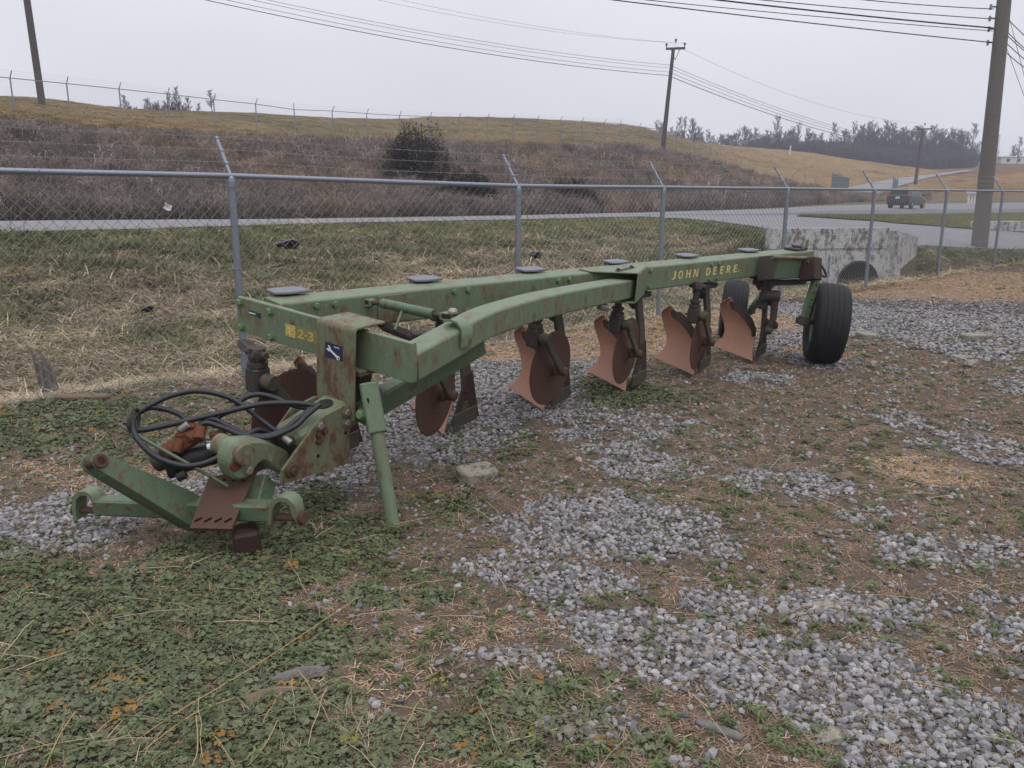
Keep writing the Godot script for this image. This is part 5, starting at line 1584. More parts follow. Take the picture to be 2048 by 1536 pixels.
func build_car() -> void:
	var at := Vector3(28.144, 1.339, -58.500)
	at.y = ground_y(at.x, at.z) + 0.02
	var yaw := deg_to_rad(-44.0)
	var t := thing("car", "dark teal sport-utility car driving away on the road beyond the fence", "car", Transform3D(Basis(Vector3.UP, yaw).scaled(Vector3.ONE * 0.86), at))
	# axes: z back, x right
	var s := Shape.new()
	var secs: Array = []
	# z, half width low, half width top, y low, y belt, y top
	for q in [[-2.2, 0.62, 0.60, 0.34, 0.70, 0.72], [-2.1, 0.80, 0.74, 0.26, 0.80, 0.84], [-1.2, 0.90, 0.82, 0.24, 0.98, 1.02], [-0.95, 0.91, 0.80, 0.24, 1.0, 1.08], [-0.25, 0.91, 0.66, 0.24, 1.02, 1.56], [0.6, 0.91, 0.66, 0.24, 1.04, 1.64], [1.5, 0.91, 0.64, 0.24, 1.06, 1.60], [1.95, 0.90, 0.62, 0.26, 1.06, 1.50], [2.12, 0.88, 0.76, 0.34, 1.06, 1.12], [2.2, 0.84, 0.74, 0.42, 0.92, 1.0]]:
		var w: float = q[1]
		var u: float = q[2]
		var yb: float = q[4]
		secs.append([Vector3(-w * 0.9, q[3], q[0]), Vector3(-w, q[3] + 0.2, q[0]), Vector3(-w, yb - 0.1, q[0]), Vector3(-w * 0.96, yb, q[0]), Vector3(-u, q[5] - 0.05, q[0]), Vector3(-u * 0.8, q[5], q[0]), Vector3(u * 0.8, q[5], q[0]), Vector3(u, q[5] - 0.05, q[0]), Vector3(w * 0.96, yb, q[0]), Vector3(w, yb - 0.1, q[0]), Vector3(w, q[3] + 0.2, q[0]), Vector3(w * 0.9, q[3], q[0])])
	for i in secs.size() - 1:
		var m := Vector3(0, 0.8, (secs[i][0].z + secs[i + 1][0].z) / 2)
		for k in 12:
			var j := (k + 1) % 12
			s.quad(secs[i][k], secs[i][j], secs[i + 1][j], secs[i + 1][k], (secs[i][k] + secs[i + 1][j]) / 2 - m)
	for e in [0, secs.size() - 1]:
		for k in range(1, 11): s.flat(secs[e][0], secs[e][k], secs[e][k + 1], Vector3(0, 0, -1 if e == 0 else 1))
	part("body", s, M.car_paint, t)
	s = Shape.new()
	s.quad(Vector3(-0.60, 1.47, 1.985), Vector3(0.60, 1.47, 1.985), Vector3(0.72, 1.14, 2.125), Vector3(-0.72, 1.14, 2.125), Vector3(0, 0.4, 1))
	part("rear_window", s, M.glass, t)
	s = Shape.new()
	s.box(Vector3(0, 1.56, 1.98), Vector3(1.24, 0.04, 0.24), Basis.IDENTITY, 0.01)
	part("spoiler", s, M.black, t)
	for x in [-1.0, 1.0]:
		for w in [[-0.85, -0.2, 0.15], [0.2, 0.95, 1.0], [1.02, 1.42, 1.75]]:
			s = Shape.new()
			var y0 := 1.10
			var y1 := 1.50
			s.quad(Vector3(0.885 * x, y0, w[0]), Vector3(0.70 * x, y1, maxf(w[1] if w == [-0.85, -0.2, 0.15] else w[0], -0.2)), Vector3(0.69 * x, y1, w[2] if w[2] > 0.2 else 0.12), Vector3(0.885 * x, y0, w[2] if w[2] > 0.2 else 0.12), Vector3(x, 0.3, 0))
			part("side_window", s, M.glass, t)
		s = Shape.new()
		s.prism(PackedVector2Array([Vector2(0, 0), Vector2(0.20, 0.04), Vector2(0.22, 0.20), Vector2(0.04, 0.22)]), Vector3(0.68 * x, 0.88, 2.15), Vector3(x, 0, -0.35), Vector3.UP, Vector3(0.3 * x, 0, 1).normalized(), 0.06, 0.01)
		part("tail_light", s, M.red, t)
		s = Shape.new()
		s.box(Vector3(1.02 * x, 1.08, -0.75), Vector3(0.22, 0.14, 0.10), Basis.IDENTITY, 0.02)
		part("mirror", s, M.car_paint, t)
		for z in [-1.38, 1.32]:
			var w := Node3D.new()
			hang(w, "wheel", t)
			s = Shape.new()
			s.lathe(Vector3(0.80 * x, 0.35, z), Vector3(x, 0, 0), [Vector2(0.0, -0.1), Vector2(0.34, -0.1), Vector2(0.355, -0.06), Vector2(0.355, 0.06), Vector2(0.33, 0.11), Vector2(0.23, 0.112)], 24)
			part("tyre", s, M.black, w)
			s = Shape.new()
			s.lathe(Vector3(0.80 * x, 0.35, z), Vector3(x, 0, 0), [Vector2(0.235, 0.108), Vector2(0.20, 0.09), Vector2(0.06, 0.10), Vector2(0.0, 0.11)], 20)
			part("rim", s, M.steel, w)
	s = Shape.new()
	s.box(Vector3(0, 0.86, 2.225), Vector3(0.34, 0.16, 0.02), Basis.IDENTITY, 0.004)
	part("number_plate", s, M.white, t)
	s = Shape.new()
	s.box(Vector3(0, 0.46, 2.16), Vector3(1.66, 0.26, 0.16), Basis.IDENTITY, 0.04)
	part("bumper", s, M.black, t)

func house(label: String, at: Vector3, l: float, w: float, h: float, roof: float, turn: float) -> void:
	var t := thing("house", label, "house", Transform3D(Basis(Vector3.UP, turn), at))
	var s := Shape.new()
	s.box(Vector3(0, h / 2 - 0.5, 0), Vector3(l, h + 1.0, w), Basis.IDENTITY, 0.02)
	part("wall", s, M.house_wall, t)
	s = Shape.new()
	s.prism(PackedVector2Array([Vector2(-w / 2 - 0.3, h), Vector2(w / 2 + 0.3, h), Vector2(0, h + roof)]), Vector3(-l / 2 - 0.3, 0, 0), Vector3.BACK, Vector3.UP, Vector3.RIGHT, l + 0.6, 0.02)
	part("roof", s, M.house_roof, t)
	for k in 3:
		s = Shape.new()
		s.box(Vector3(l * (-0.3 + 0.3 * k), h * 0.55, w / 2 + 0.02), Vector3(0.9, 0.9, 0.06), Basis.IDENTITY, 0.01)
		part("window", s, M.glass, t)

func build_far_things() -> void:
	house("long white mobile home below the bare wood on the ridge", Vector3(117.015, 13.961, -250.000), 8.5, 4.0, 2.3, 0.6, -0.15)
	house("pale low house right of the bare wood, half hidden by the pole", Vector3(141.518, 13.379, -250.000), 6.5, 5.0, 2.0, 1.0, -0.2)
	house("white roofed house at the far right edge on the skyline", Vector3(152.668, 13.620, -252.000), 10.0, 5.0, 2.0, 0.6, -0.1)
	# gate leaves of sheeted chain-link
	var k := 0
	for q in [[Vector3(47.321, 4.202, -122.000), Vector3(45.742, 4.120, -112.000)], [Vector3(54.523, 3.977, -118.000), Vector3(50.519, 3.521, -108.000)]]:
		var a: Vector3 = q[0]
		var b: Vector3 = q[1]
		a.y = ground_y(a.x, a.z) + 0.1
		b.y = ground_y(b.x, b.z) + 0.1
		var t := thing("gate", ["open blue-grey sheeted gate leaf at the foot of the hill fence", "narrow open gate leaf beyond the car, right of the track"][k], "gate", Transform3D.IDENTITY, "gates of the hill fence")
		var s := Shape.new()
		s.bar(a + Vector3(0, 1.0, 0), b + Vector3(0, 1.0, 0), Vector3.UP, 1.9, 0.03)
		part("sheet", s, M.gate_sheet, t)
		for e in [a, b]:
			s = Shape.new()
			s.tube([e - Vector3(0, 0.3, 0), e + Vector3(0, 2.2, 0)], 0.05, 8)
			part("post", s, M.zinc, t)
		k += 1
	# hill track climbing to the right beyond the gate
	var track := [[Vector3(42.743, 3.081, -104.000), 5.0], [Vector3(52.653, 4.202, -122.000), 5.0], [Vector3(64.992, 5.574, -140.000), 5.0], [Vector3(76.121, 6.761, -156.000), 4.5], [Vector3(92.188, 8.145, -176.000), 4.0], [Vector3(105.198, 9.221, -190.000), 4.0]]
	var st := SurfaceTool.new()
	st.begin(Mesh.PRIMITIVE_TRIANGLES)
	var m := 0
	for i in track.size() - 1:
		for u in 9:
			if u == 8 and i < track.size() - 2: continue
			var f := u / 8.0
			var c: Vector3 = (track[i][0] as Vector3).lerp(track[i + 1][0], f)
			var d: Vector3 = track[i + 1][0] - track[i][0]
			var side := Vector3(-d.z, 0, d.x).normalized() * lerpf(track[i][1], track[i + 1][1], f) / 2.0
			for e in 5:
				var v := c + side * (e / 2.0 - 1.0)
				v.y = ground_y(v.x, v.z) + 0.16
				st.add_vertex(v)
			m += 1
	for i in m - 1:
		for e in 4:
			var v := i * 5 + e
			for x in [v, v + 1, v + 5, v + 1, v + 6, v + 5]: st.add_index(x)
	st.generate_normals()
	structure("hill_track", st.commit(), M.asphalt)
	# row of mailboxes by the road
	k = 0
	for q in [[1934.0, 0], [1941.0, 1], [1948.0, 2]]:
		var at: Vector3 = [Vector3(45.600, 1.698, -82.000), Vector3(45.900, 1.698, -82.000), Vector3(46.200, 1.698, -82.000)][k]
		at.y = ground_y(at.x, at.z)
		var t := thing("mailbox", ["left one of the three white posted mailboxes beside the road", "middle one of the three white posted mailboxes beside the road", "right one of the three white posted mailboxes beside the road"][k], "mailbox", Transform3D(Basis.IDENTITY, at), "white mailboxes by the road")
		var s := Shape.new()
		s.bar(Vector3(0, -0.2, 0), Vector3(0, 1.0, 0), Vector3.RIGHT, 0.16, 0.16)
		part("post", s, M.white, t)
		s = Shape.new()
		s.prism(PackedVector2Array([Vector2(-0.13, 0.98), Vector2(0.13, 0.98), Vector2(0.13, 1.16), Vector2(0.07, 1.26), Vector2(-0.07, 1.26), Vector2(-0.13, 1.16)]), Vector3(0, 0, -0.28), Vector3.RIGHT, Vector3.UP, Vector3.BACK, 0.56)
		part("box", s, M.white, t)
		k += 1
	var mp := Shape.new()
	var ma := Vector3(66.838, 13.000, -200.000)
	ma.y = ground_y(ma.x, ma.z) - 0.2
	mp.tube([ma, ma + Vector3(0.1, 2.4, 0)], 0.16, 8)
	tag(part("marker_post", mp, M.white), "slim white marker post on the tan hill below the wood", "post")
	# low concrete edge of the verge
	var s2 := Shape.new()
	var c0 := Vector3(18.636, 0.651, -33.000)
	var c1 := Vector3(24.212, 0.455, -33.500)
	c0.y = ground_y(c0.x, c0.z) + 0.12
	c1.y = c0.y
	s2.bar(c0, c1, Vector3.UP, 0.42, 0.3, 0.02)
	tag(part("retaining_wall", s2, M.concrete), "low concrete wall along the verge behind the near pole", "wall")

# ---------------------------------------------------------------- trees
func branch(s: Shape, a: Vector3, d: Vector3, l: float, r: float, level: int, g: RandomNumberGenerator) -> void:
	var b := a + d * l * 0.5 + Vector3(g.randf_range(-1, 1), g.randf_range(-0.3, 0.6), g.randf_range(-1, 1)) * l * 0.07
	var c := b + (d + Vector3(g.randf_range(-1, 1), g.randf_range(0, 0.9), g.randf_range(-1, 1)) * 0.28).normalized() * l * 0.5
	s.tube([a, b, c], [r, r * 0.75, r * 0.5], 4 if level < 2 else 3, false)
	if level >= 3: return
	var n: int = [0, 7, 6][level] if level > 0 else 0
	for i in n:
		var f := g.randf_range(0.25, 1.0)
		var o: Vector3 = a.lerp(b, f * 2.0) if f < 0.5 else b.lerp(c, f * 2.0 - 1.0)
		var dd := (d + Vector3(g.randf_range(-1, 1), g.randf_range(0.0, 1.2), g.randf_range(-1, 1)) * 0.75).normalized()
		branch(s, o, dd, l * g.randf_range(0.38, 0.7), maxf(r * 0.5, 0.019), level + 1, g)

func bare_tree(h: float, spread: float, seed_: int, label: String) -> Node3D:
	var g := RandomNumberGenerator.new()
	g.seed = seed_
	var t := thing("bare_tree", label, "tree", Transform3D.IDENTITY, "bare trees on the far ridge")
	var s := Shape.new()
	var pts: Array = []
	var rad: Array = []
	var p := Vector3.ZERO
	for i in 7:
		pts.append(p + Vector3(0, -0.4 if i == 0 else 0.0, 0))
		rad.append(lerpf(0.16, 0.03, i / 6.0))
		p += Vector3(g.randf_range(-0.12, 0.12), h / 6.5, g.randf_range(-0.12, 0.12))
	s.tube(pts, rad, 6, false)
	part("trunk", s, M.bark, t)
	s = Shape.new()
	for i in 24:
		var f := g.randf_range(0.15, 0.98)
		var k := f * 6.0
		var o: Vector3 = (pts[int(k)] as Vector3).lerp(pts[mini(int(k) + 1, 6)], k - int(k))
		var a := g.randf() * TAU
		var d := Vector3(cos(a), g.randf_range(0.9, 2.4), sin(a)).normalized()
		branch(s, o, d, h * spread * g.randf_range(0.7, 1.15) * (1.15 - f * 0.75), 0.05, 1, g)
	part("crown", s, M.twig, t)
	return t

func build_trees() -> void:
	M.bark = material(null, Color(0.32, 0.29, 0.29), 0.95)
	M.twig = material(null, Color(0.255, 0.235, 0.255), 0.95)
	var kinds: Array = []
	for k in 5: kinds.append(bare_tree([9.0, 10.5, 8.0, 11.5, 9.5][k], [0.26, 0.22, 0.30, 0.20, 0.25][k], 100 + k, "bare leafless tree in the far wood on the ridge"))
	var used := [false, false, false, false, false]
	var g := RandomNumberGenerator.new()
	g.seed = 5
	var spots: Array = []
	# [bearing from, to, distance, jitter, count, size, lift]
	for w in [[9.4, 13.0, 215.0, 20.0, 26, 0.66], [12.3, 19.0, 262.0, 22.0, 64, 0.88], [16.0, 22.2, 285.0, 14.0, 44, 0.92], [22.2, 28.6, 278.0, 14.0, 64, 1.0], [22.6, 28.9, 296.0, 8.0, 42, 1.08], [-27.5, -25.5, 96.0, 6.0, 5, 0.26], [-25.0, -21.0, 100.0, 7.0, 34, 0.29], [-20.8, -19.3, 104.0, 6.0, 8, 0.26], [29.0, 30.3, 290.0, 10.0, 4, 0.75], [31.0, 33.5, 295.0, 15.0, 8, 0.65]]:
		for i in w[4]:
			var az: float = lerpf(w[0], w[1], (i + g.randf()) / w[4])
			spots.append([az, w[2] + g.randf_range(-w[3], w[3]), w[5] * g.randf_range(0.8, 1.15)])
	for q in spots:
		var at := polar(q[0], q[1])
		var k := g.randi() % 5
		var b := Basis(Vector3.UP, g.randf() * TAU).scaled(Vector3.ONE * q[2])
		var tr := Transform3D(b, on_ground(at.x, at.y, -0.2))
		var label: String = ["bare tree of the thin line behind the hill, right of the middle pole", "bare tree of the middle wood along the hilltop", "tall bare tree of the dense wood left of the near pole", "small bare tree on the skyline right of the near pole"][0 if q[0] < 12.8 else (1 if q[0] < 22.2 else (2 if q[0] < 29.0 else 3))] if q[0] > 0.0 else "bare leafless tree showing over the left hilltop"
		var o: Node3D = kinds[k]
		if used[k]: o = copy(o, "bare_tree", tr, label)
		else:
			o.transform = tr
			o.set_meta("label", label)
		o.set_meta("group", "bare trees on the far ridge" if q[0] > 0.0 else "bare trees over the left hilltop")
		used[k] = true
	# lone thin trees on the left hill
	var lone := copy(kinds[3], "bare_tree", Transform3D(Basis.IDENTITY.scaled(Vector3(0.3, 0.2, 0.3)), Vector3(-29.955, 10.579, -84.000)), "lone thin bare tree standing on the left hill behind the hill fence")
	lone.remove_meta("group")
	lone.position.y = ground_y(lone.position.x, lone.position.z) - 0.1

# ---------------------------------------------------------------- plants and small stuff
func tuft(n: int, h: float, spread: float, width: float, droop: float, seed_: int, flatness := 0.0) -> ArrayMesh:
	var g := RandomNumberGenerator.new()
	g.seed = seed_
	var s := Shape.new()
	for i in n:
		var a := g.randf() * TAU
		var lean := g.randf_range(0.15, 1.0) + flatness
		var d := Vector3(cos(a) * lean, 1.0 - flatness * 0.6, sin(a) * lean).normalized()
		var k := g.randf_range(0.65, 1.25)
		s.col = Color(k, k, k * g.randf_range(0.85, 1.05))
		var o := Vector3(g.randf_range(-1, 1), 0, g.randf_range(-1, 1)) * spread
		s.blade(o, d, h * g.randf_range(0.55, 1.15), width * g.randf_range(0.6, 1.2), droop * g.randf_range(0.4, 1.5), 3)
	return s.mesh()

# low rosette of lobed leaves on short stalks
func rosette(n: int, R: float, leaf: float, seed_: int, lobes := 5) -> ArrayMesh:
	var g := RandomNumberGenerator.new()
	g.seed = seed_
	var s := Shape.new()
	for i in n:
		var a := g.randf() * TAU
		var rr := R * sqrt(g.randf())
		var c := Vector3(cos(a) * rr, g.randf_range(0.35, 1.0) * R * 0.55 * (1.2 - rr / R * 0.6), sin(a) * rr)
		var up := (Vector3(cos(a) * 0.5, 1.0, sin(a) * 0.5) + Vector3(g.randf_range(-0.5, 0.5), 0, g.randf_range(-0.5, 0.5))).normalized()
		var x := up.cross(Vector3(g.randf_range(-1, 1), 0.1, g.randf_range(-1, 1))).normalized()
		var y := up.cross(x)
		var k := g.randf_range(0.7, 1.3)
		s.col = Color(k, k, k)
		var l := leaf * g.randf_range(0.7, 1.25)
		var rim: Array = []
		var m := lobes * 2
		for j in m + 1:
			var q := TAU * (0.06 + 0.88 * j / m)
			var r2 := l * (1.0 if j % 2 == 1 else 0.74)
			rim.append(c + (x * cos(q) + y * sin(q)) * r2 - up * l * 0.22)
		for j in m: s.tri(c, rim[j], rim[j + 1], up, up, up)
		s.col = Color(0.8, 0.75, 0.7)
		thin(s, Vector3(c.x * 0.4, 0, c.z * 0.4), c, 0.0009)
	return s.mesh()

# small upright weed with pointed leaves
func sprig(n: int, h: float, leaf: float, seed_: int) -> ArrayMesh:
	var g := RandomNumberGenerator.new()
	g.seed = seed_
	var s := Shape.new()
	for i in n:
		var a := g.randf() * TAU
		var k := g.randf_range(0.75, 1.25)
		s.col = Color(k, k, k)
		var y := h * g.randf() * 0.8
		var d := Vector3(cos(a), g.randf_range(0.1, 0.8), sin(a)).normalized()
		s.blade(Vector3(cos(a), 0, sin(a)) * 0.006 + Vector3(0, y, 0), d, leaf * g.randf_range(0.6, 1.2), leaf * 0.17, 0.8, 3)
	return s.mesh()

# tangle of bare canes
func tangle(n: int, h: float, spread: float, r: float, seed_: int, arch := 1.0) -> ArrayMesh:
	var g := RandomNumberGenerator.new()
	g.seed = seed_
	var s := Shape.new()
	for i in n:
		var a := g.randf() * TAU
		var o := Vector3(g.randf_range(-1, 1), -0.05, g.randf_range(-1, 1)) * spread * 0.7
		var k := g.randf_range(0.6, 1.45)
		s.col = Color(k, k * g.randf_range(0.92, 1.02), k * g.randf_range(0.86, 1.04))
		var hh := h * g.randf_range(0.35, 1.1)
		var d := Vector3(cos(a), 0, sin(a)) * spread * g.randf_range(0.3, 1.1)
		var p0 := o
		var p1 := o + d * 0.35 + Vector3(0, hh * 0.75, 0)
		var p2 := o + d * 0.75 + Vector3(0, hh, 0) + Vector3(g.randf_range(-1, 1), 0, g.randf_range(-1, 1)) * spread * 0.15
		var p3 := o + d * 1.25 + Vector3(0, hh * g.randf_range(0.35, 0.95) * arch, 0)
		var rr := r * g.randf_range(0.6, 1.3)
		thin(s, p0, p1, rr)
		thin(s, p1, p2, rr * 0.8)
		thin(s, p2, p3, rr * 0.6)
		for j in 2:
			var e := p1.lerp(p2, g.randf())
			thin(s, e, e + Vector3(g.randf_range(-1, 1), g.randf_range(-0.3, 0.9), g.randf_range(-1, 1)) * hh * 0.3, rr * 0.5)
	return s.mesh()

func cover(table: Array, x: float, z: float) -> float:
	var best := 0.0
	for q in table:
		var u: float = (x - q[0]) / q[2]
		var w: float = (z - q[1]) / q[3]
		var d := u * u + w * w
		if d < 2.2: best = maxf(best, q[4] * (1.0 - smoothstep(0.45, 1.9, d)))
	return best

func spin(x: float, z: float, y: float, k: float, tilt := 0.0) -> Transform3D:
	var b := Basis(Vector3.UP, rng.randf() * TAU)
	if tilt > 0.0: b = Basis(Vector3(rng.randf_range(-1, 1), 0, rng.randf_range(-1, 1)).normalized(), rng.randf() * tilt) * b
	return Transform3D(b.scaled(Vector3.ONE * k), Vector3(x, y, z))

class Bed:
	var at: Array = []
	var tint: Array = []
	func add(t: Transform3D, c: Color) -> void:
		at.append(t)
		tint.append(c)

func clear_of_plow(x: float, z: float) -> bool:
	return true

func build_yard() -> void:
	rng.seed = 77
	var stones: Array = []
	for k in 5: stones.append(Bed.new())
	var thatch := [Bed.new(), Bed.new(), Bed.new()]
	var clover := [Bed.new(), Bed.new(), Bed.new()]
	var sprigs := [Bed.new(), Bed.new()]
	var straw := [Bed.new(), Bed.new()]
	var blades := Bed.new()
	var stalks := Bed.new()
	# rings: [r0, r1, candidates per square metre]
	for ring in [[0.8, 3.4, 4200.0], [3.4, 5.5, 3200.0], [5.5, 9.0, 1900.0], [9.0, 14.0, 900.0], [14.0, 25.0, 220.0]]:
		var wide := 60.0 if ring[0] < 5.0 else 47.0
		var span := deg_to_rad(2.0 * wide)
		var area: float = (ring[1] * ring[1] - ring[0] * ring[0]) / 2.0 * span
		var n := int(area * ring[2])
		var big: float = 1.0 if ring[0] < 5.0 else (1.15 if ring[0] < 9.0 else 1.5)
		for i in n:
			var r := sqrt(rng.randf_range(ring[0] * ring[0], ring[1] * ring[1]))
			var az := rng.randf_range(-wide, wide)
			var q := polar(az, r)
			var x := q.x
			var z := q.y
			var l := land(x, z)
			if l[1] >= 0: continue
			var y: float = l[0]
			var nz := n_mid.get_noise_2d(x * 2.6, z * 2.6)
			var nf := n_fine.get_noise_2d(x * 2.2, z * 2.2)
			var gv := cover(GRAVEL, x, z) * 0.9 + nz * 0.5 + nf * 0.45 + rng.randf_range(-0.16, 0.16)
			var wd := cover(WEEDS, x, z) + nf * 0.5 + nz * 0.35
			var sw := cover(STRAW, x, z)
			var pick := rng.randf()
			if gv > 0.42 + sw * 0.9 and wd < 0.75 or pick < (0.06 if wd < 0.4 else 0.02) and wd < 0.6:
				if pick < 0.86:
					var k := rng.randi() % 5
					var size := rng.randf_range(0.55, 1.25) * big * (1.7 if rng.randf() < 0.012 else 1.0)
					var t := spin(x, z, y + 0.006 * size, size, 1.0)
					var w := rng.randf_range(0.14, 0.43) * (1.3 if rng.randf() < 0.12 else 1.0)
					stones[k].add(t, Color(w * 1.03, w, w * rng.randf_range(0.97, 1.04)) if rng.randf() > 0.06 else Color(w * 1.15, w * 1.0, w * 0.8))
				elif pick < 0.97: thatch[rng.randi() % 3].add(spin(x, z, y + 0.006, rng.randf_range(0.4, 1.0)), Color(0.32, 0.25, 0.17))
				elif pick > 0.985 and wd > 0.15: sprigs[rng.randi() % 2].add(spin(x, z, y, rng.randf_range(0.6, 1.1)), Color(0.11, 0.135, 0.06))
			if wd > 0.5 and pick < 0.17 * wd:
				var w := rng.randf_range(0.75, 1.3)
				var tone := Color(0.102 * w, 0.120 * w, 0.060 * w).lerp(Color(0.148 * w, 0.158 * w, 0.100 * w), n_soft.get_noise_2d(x * 14.0, z * 14.0) * 0.5 + 0.5)
				if rng.randf() < 0.035: tone = Color(0.26, 0.15, 0.05) if rng.randf() < 0.5 else Color(0.22, 0.20, 0.06)
				clover[rng.randi() % 3].add(spin(x, z, y, rng.randf_range(0.6, 1.15) * big, 0.25), tone)
			elif gv < 0.44:
				if pick > 0.30 and pick < 0.30 + 0.55 * (1.0 - 0.5 * clampf(wd, 0, 1)):
					var w := rng.randf_range(0.6, 1.25)
					thatch[rng.randi() % 3].add(spin(x, z, y, rng.randf_range(0.55, 1.25) * big, 0.2), Color(0.26 * w, 0.18 * w, 0.135 * w) if rng.randf() < 0.72 else Color(0.42 * w, 0.32 * w, 0.24 * w))
				elif pick > 0.9 and pick < 0.9 + 0.022 + 0.04 * clampf(wd * 2.0, 0, 1):
					var w := rng.randf_range(0.8, 1.4)
					if rng.randf() < 0.6: sprigs[rng.randi() % 2].add(spin(x, z, y, rng.randf_range(0.5, 1.2) * big), Color(0.11 * w, 0.135 * w, 0.06 * w))
					else: clover[rng.randi() % 3].add(spin(x, z, y, rng.randf_range(0.4, 0.8) * big, 0.2), Color(0.105 * w, 0.135 * w, 0.065 * w))
			if wd > 0.4 and rng.randf() < 0.012:
				var w := rng.randf_range(0.7, 1.3)
				blades.add(spin(x, z, y, rng.randf_range(0.5, 1.1)), Color(0.12 * w, 0.155 * w, 0.06 * w) if rng.randf() < 0.4 else Color(0.44 * w, 0.36 * w, 0.24 * w))
			if r < 5.5 and rng.randf() < 0.0035 * (1.0 + 2.0 * clampf(wd, 0, 1)):
				var w := rng.randf_range(0.7, 1.2)
				stalks.add(spin(x, z, y + rng.randf_range(0.005, 0.04), rng.randf_range(0.3, 1.2), 0.25), Color(0.50 * w, 0.40 * w, 0.26 * w))
			if sw > 0.05 and rng.randf() < sw * (0.3 if sw < 0.4 else 0.75):
				var w := rng.randf_range(0.75, 1.25)
				straw[rng.randi() % 2].add(spin(x, z, y, rng.randf_range(0.7, 1.4) * big, 0.2), Color(0.47 * w, 0.33 * w, 0.215 * w))
	for k in 5:
		var s := Shape.new()
		var g := RandomNumberGenerator.new()
		g.seed = 300 + k
		s.stone(Vector3.ZERO, Vector3(0.0155, 0.0100, 0.0122) * [1.0, 0.85, 1.1, 0.95, 0.75][k], g, 0.22)
		scatter("gravel", s.mesh(), M.stone, stones[k].at, stones[k].tint, ["grey crushed stone gravel strewn over the yard", "pale grey gravel pieces strewn over the yard", "larger grey gravel pieces strewn over the yard", "flat grey gravel chips strewn over the yard", "small grey gravel chips strewn over the yard"][k], "gravel")
	for k in 3:
		scatter("dead_grass", tuft(16, [0.075, 0.10, 0.06][k], 0.045, 0.0019, 1.5, 400 + k, 1.1), M.plant, thatch[k].at, thatch[k].tint, ["brown matted dead grass between the gravel patches", "longer brown dead grass between the gravel patches", "short brown dead grass between the gravel patches"][k], "dead grass")
		scatter("ground_weed", rosette([11, 9, 13][k], [0.055, 0.048, 0.06][k], [0.014, 0.016, 0.012][k], 420 + k), M.plant, clover[k].at, clover[k].tint, ["low green lobed weeds carpeting the near left ground", "broad-leaved low green weeds on the yard", "small-leaved low green weeds on the yard"][k], "weeds")
	for k in 2:
		scatter("green_sprig", sprig([12, 16][k], [0.03, 0.05][k], [0.035, 0.03][k], 440 + k), M.plant, sprigs[k].at, sprigs[k].tint, ["small bright green sprigs among the gravel", "taller green sprigs among the gravel"][k], "weeds")
		scatter("straw_mat", tuft(22, [0.12, 0.16][k], 0.06, 0.002, 1.6, 450 + k, 1.2), M.plant, straw[k].at, straw[k].tint, ["tan straw of flattened grass along the fence foot", "longer tan straw of flattened grass along the fence foot"][k], "straw")

	scatter("grass_tuft", tuft(14, 0.11, 0.02, 0.0018, 0.7, 460, 0.2), M.plant, blades.at, blades.tint, "thin green and straw-coloured grass tufts among the weeds", "grass")
	var sk := Shape.new()
	var pa := Vector3(-0.13, 0, 0)
	for i in 4:
		var pb := pa + Vector3(0.065, [0.006, 0.002, -0.003, -0.006][i], [0.006, -0.004, 0.007, -0.002][i])
		thin(sk, pa, pb, 0.0013)
		pa = pb
	scatter("straw_stalks", sk.mesh(), M.plant, stalks.at, stalks.tint, "loose dry straw stalks lying on the ground", "straw")

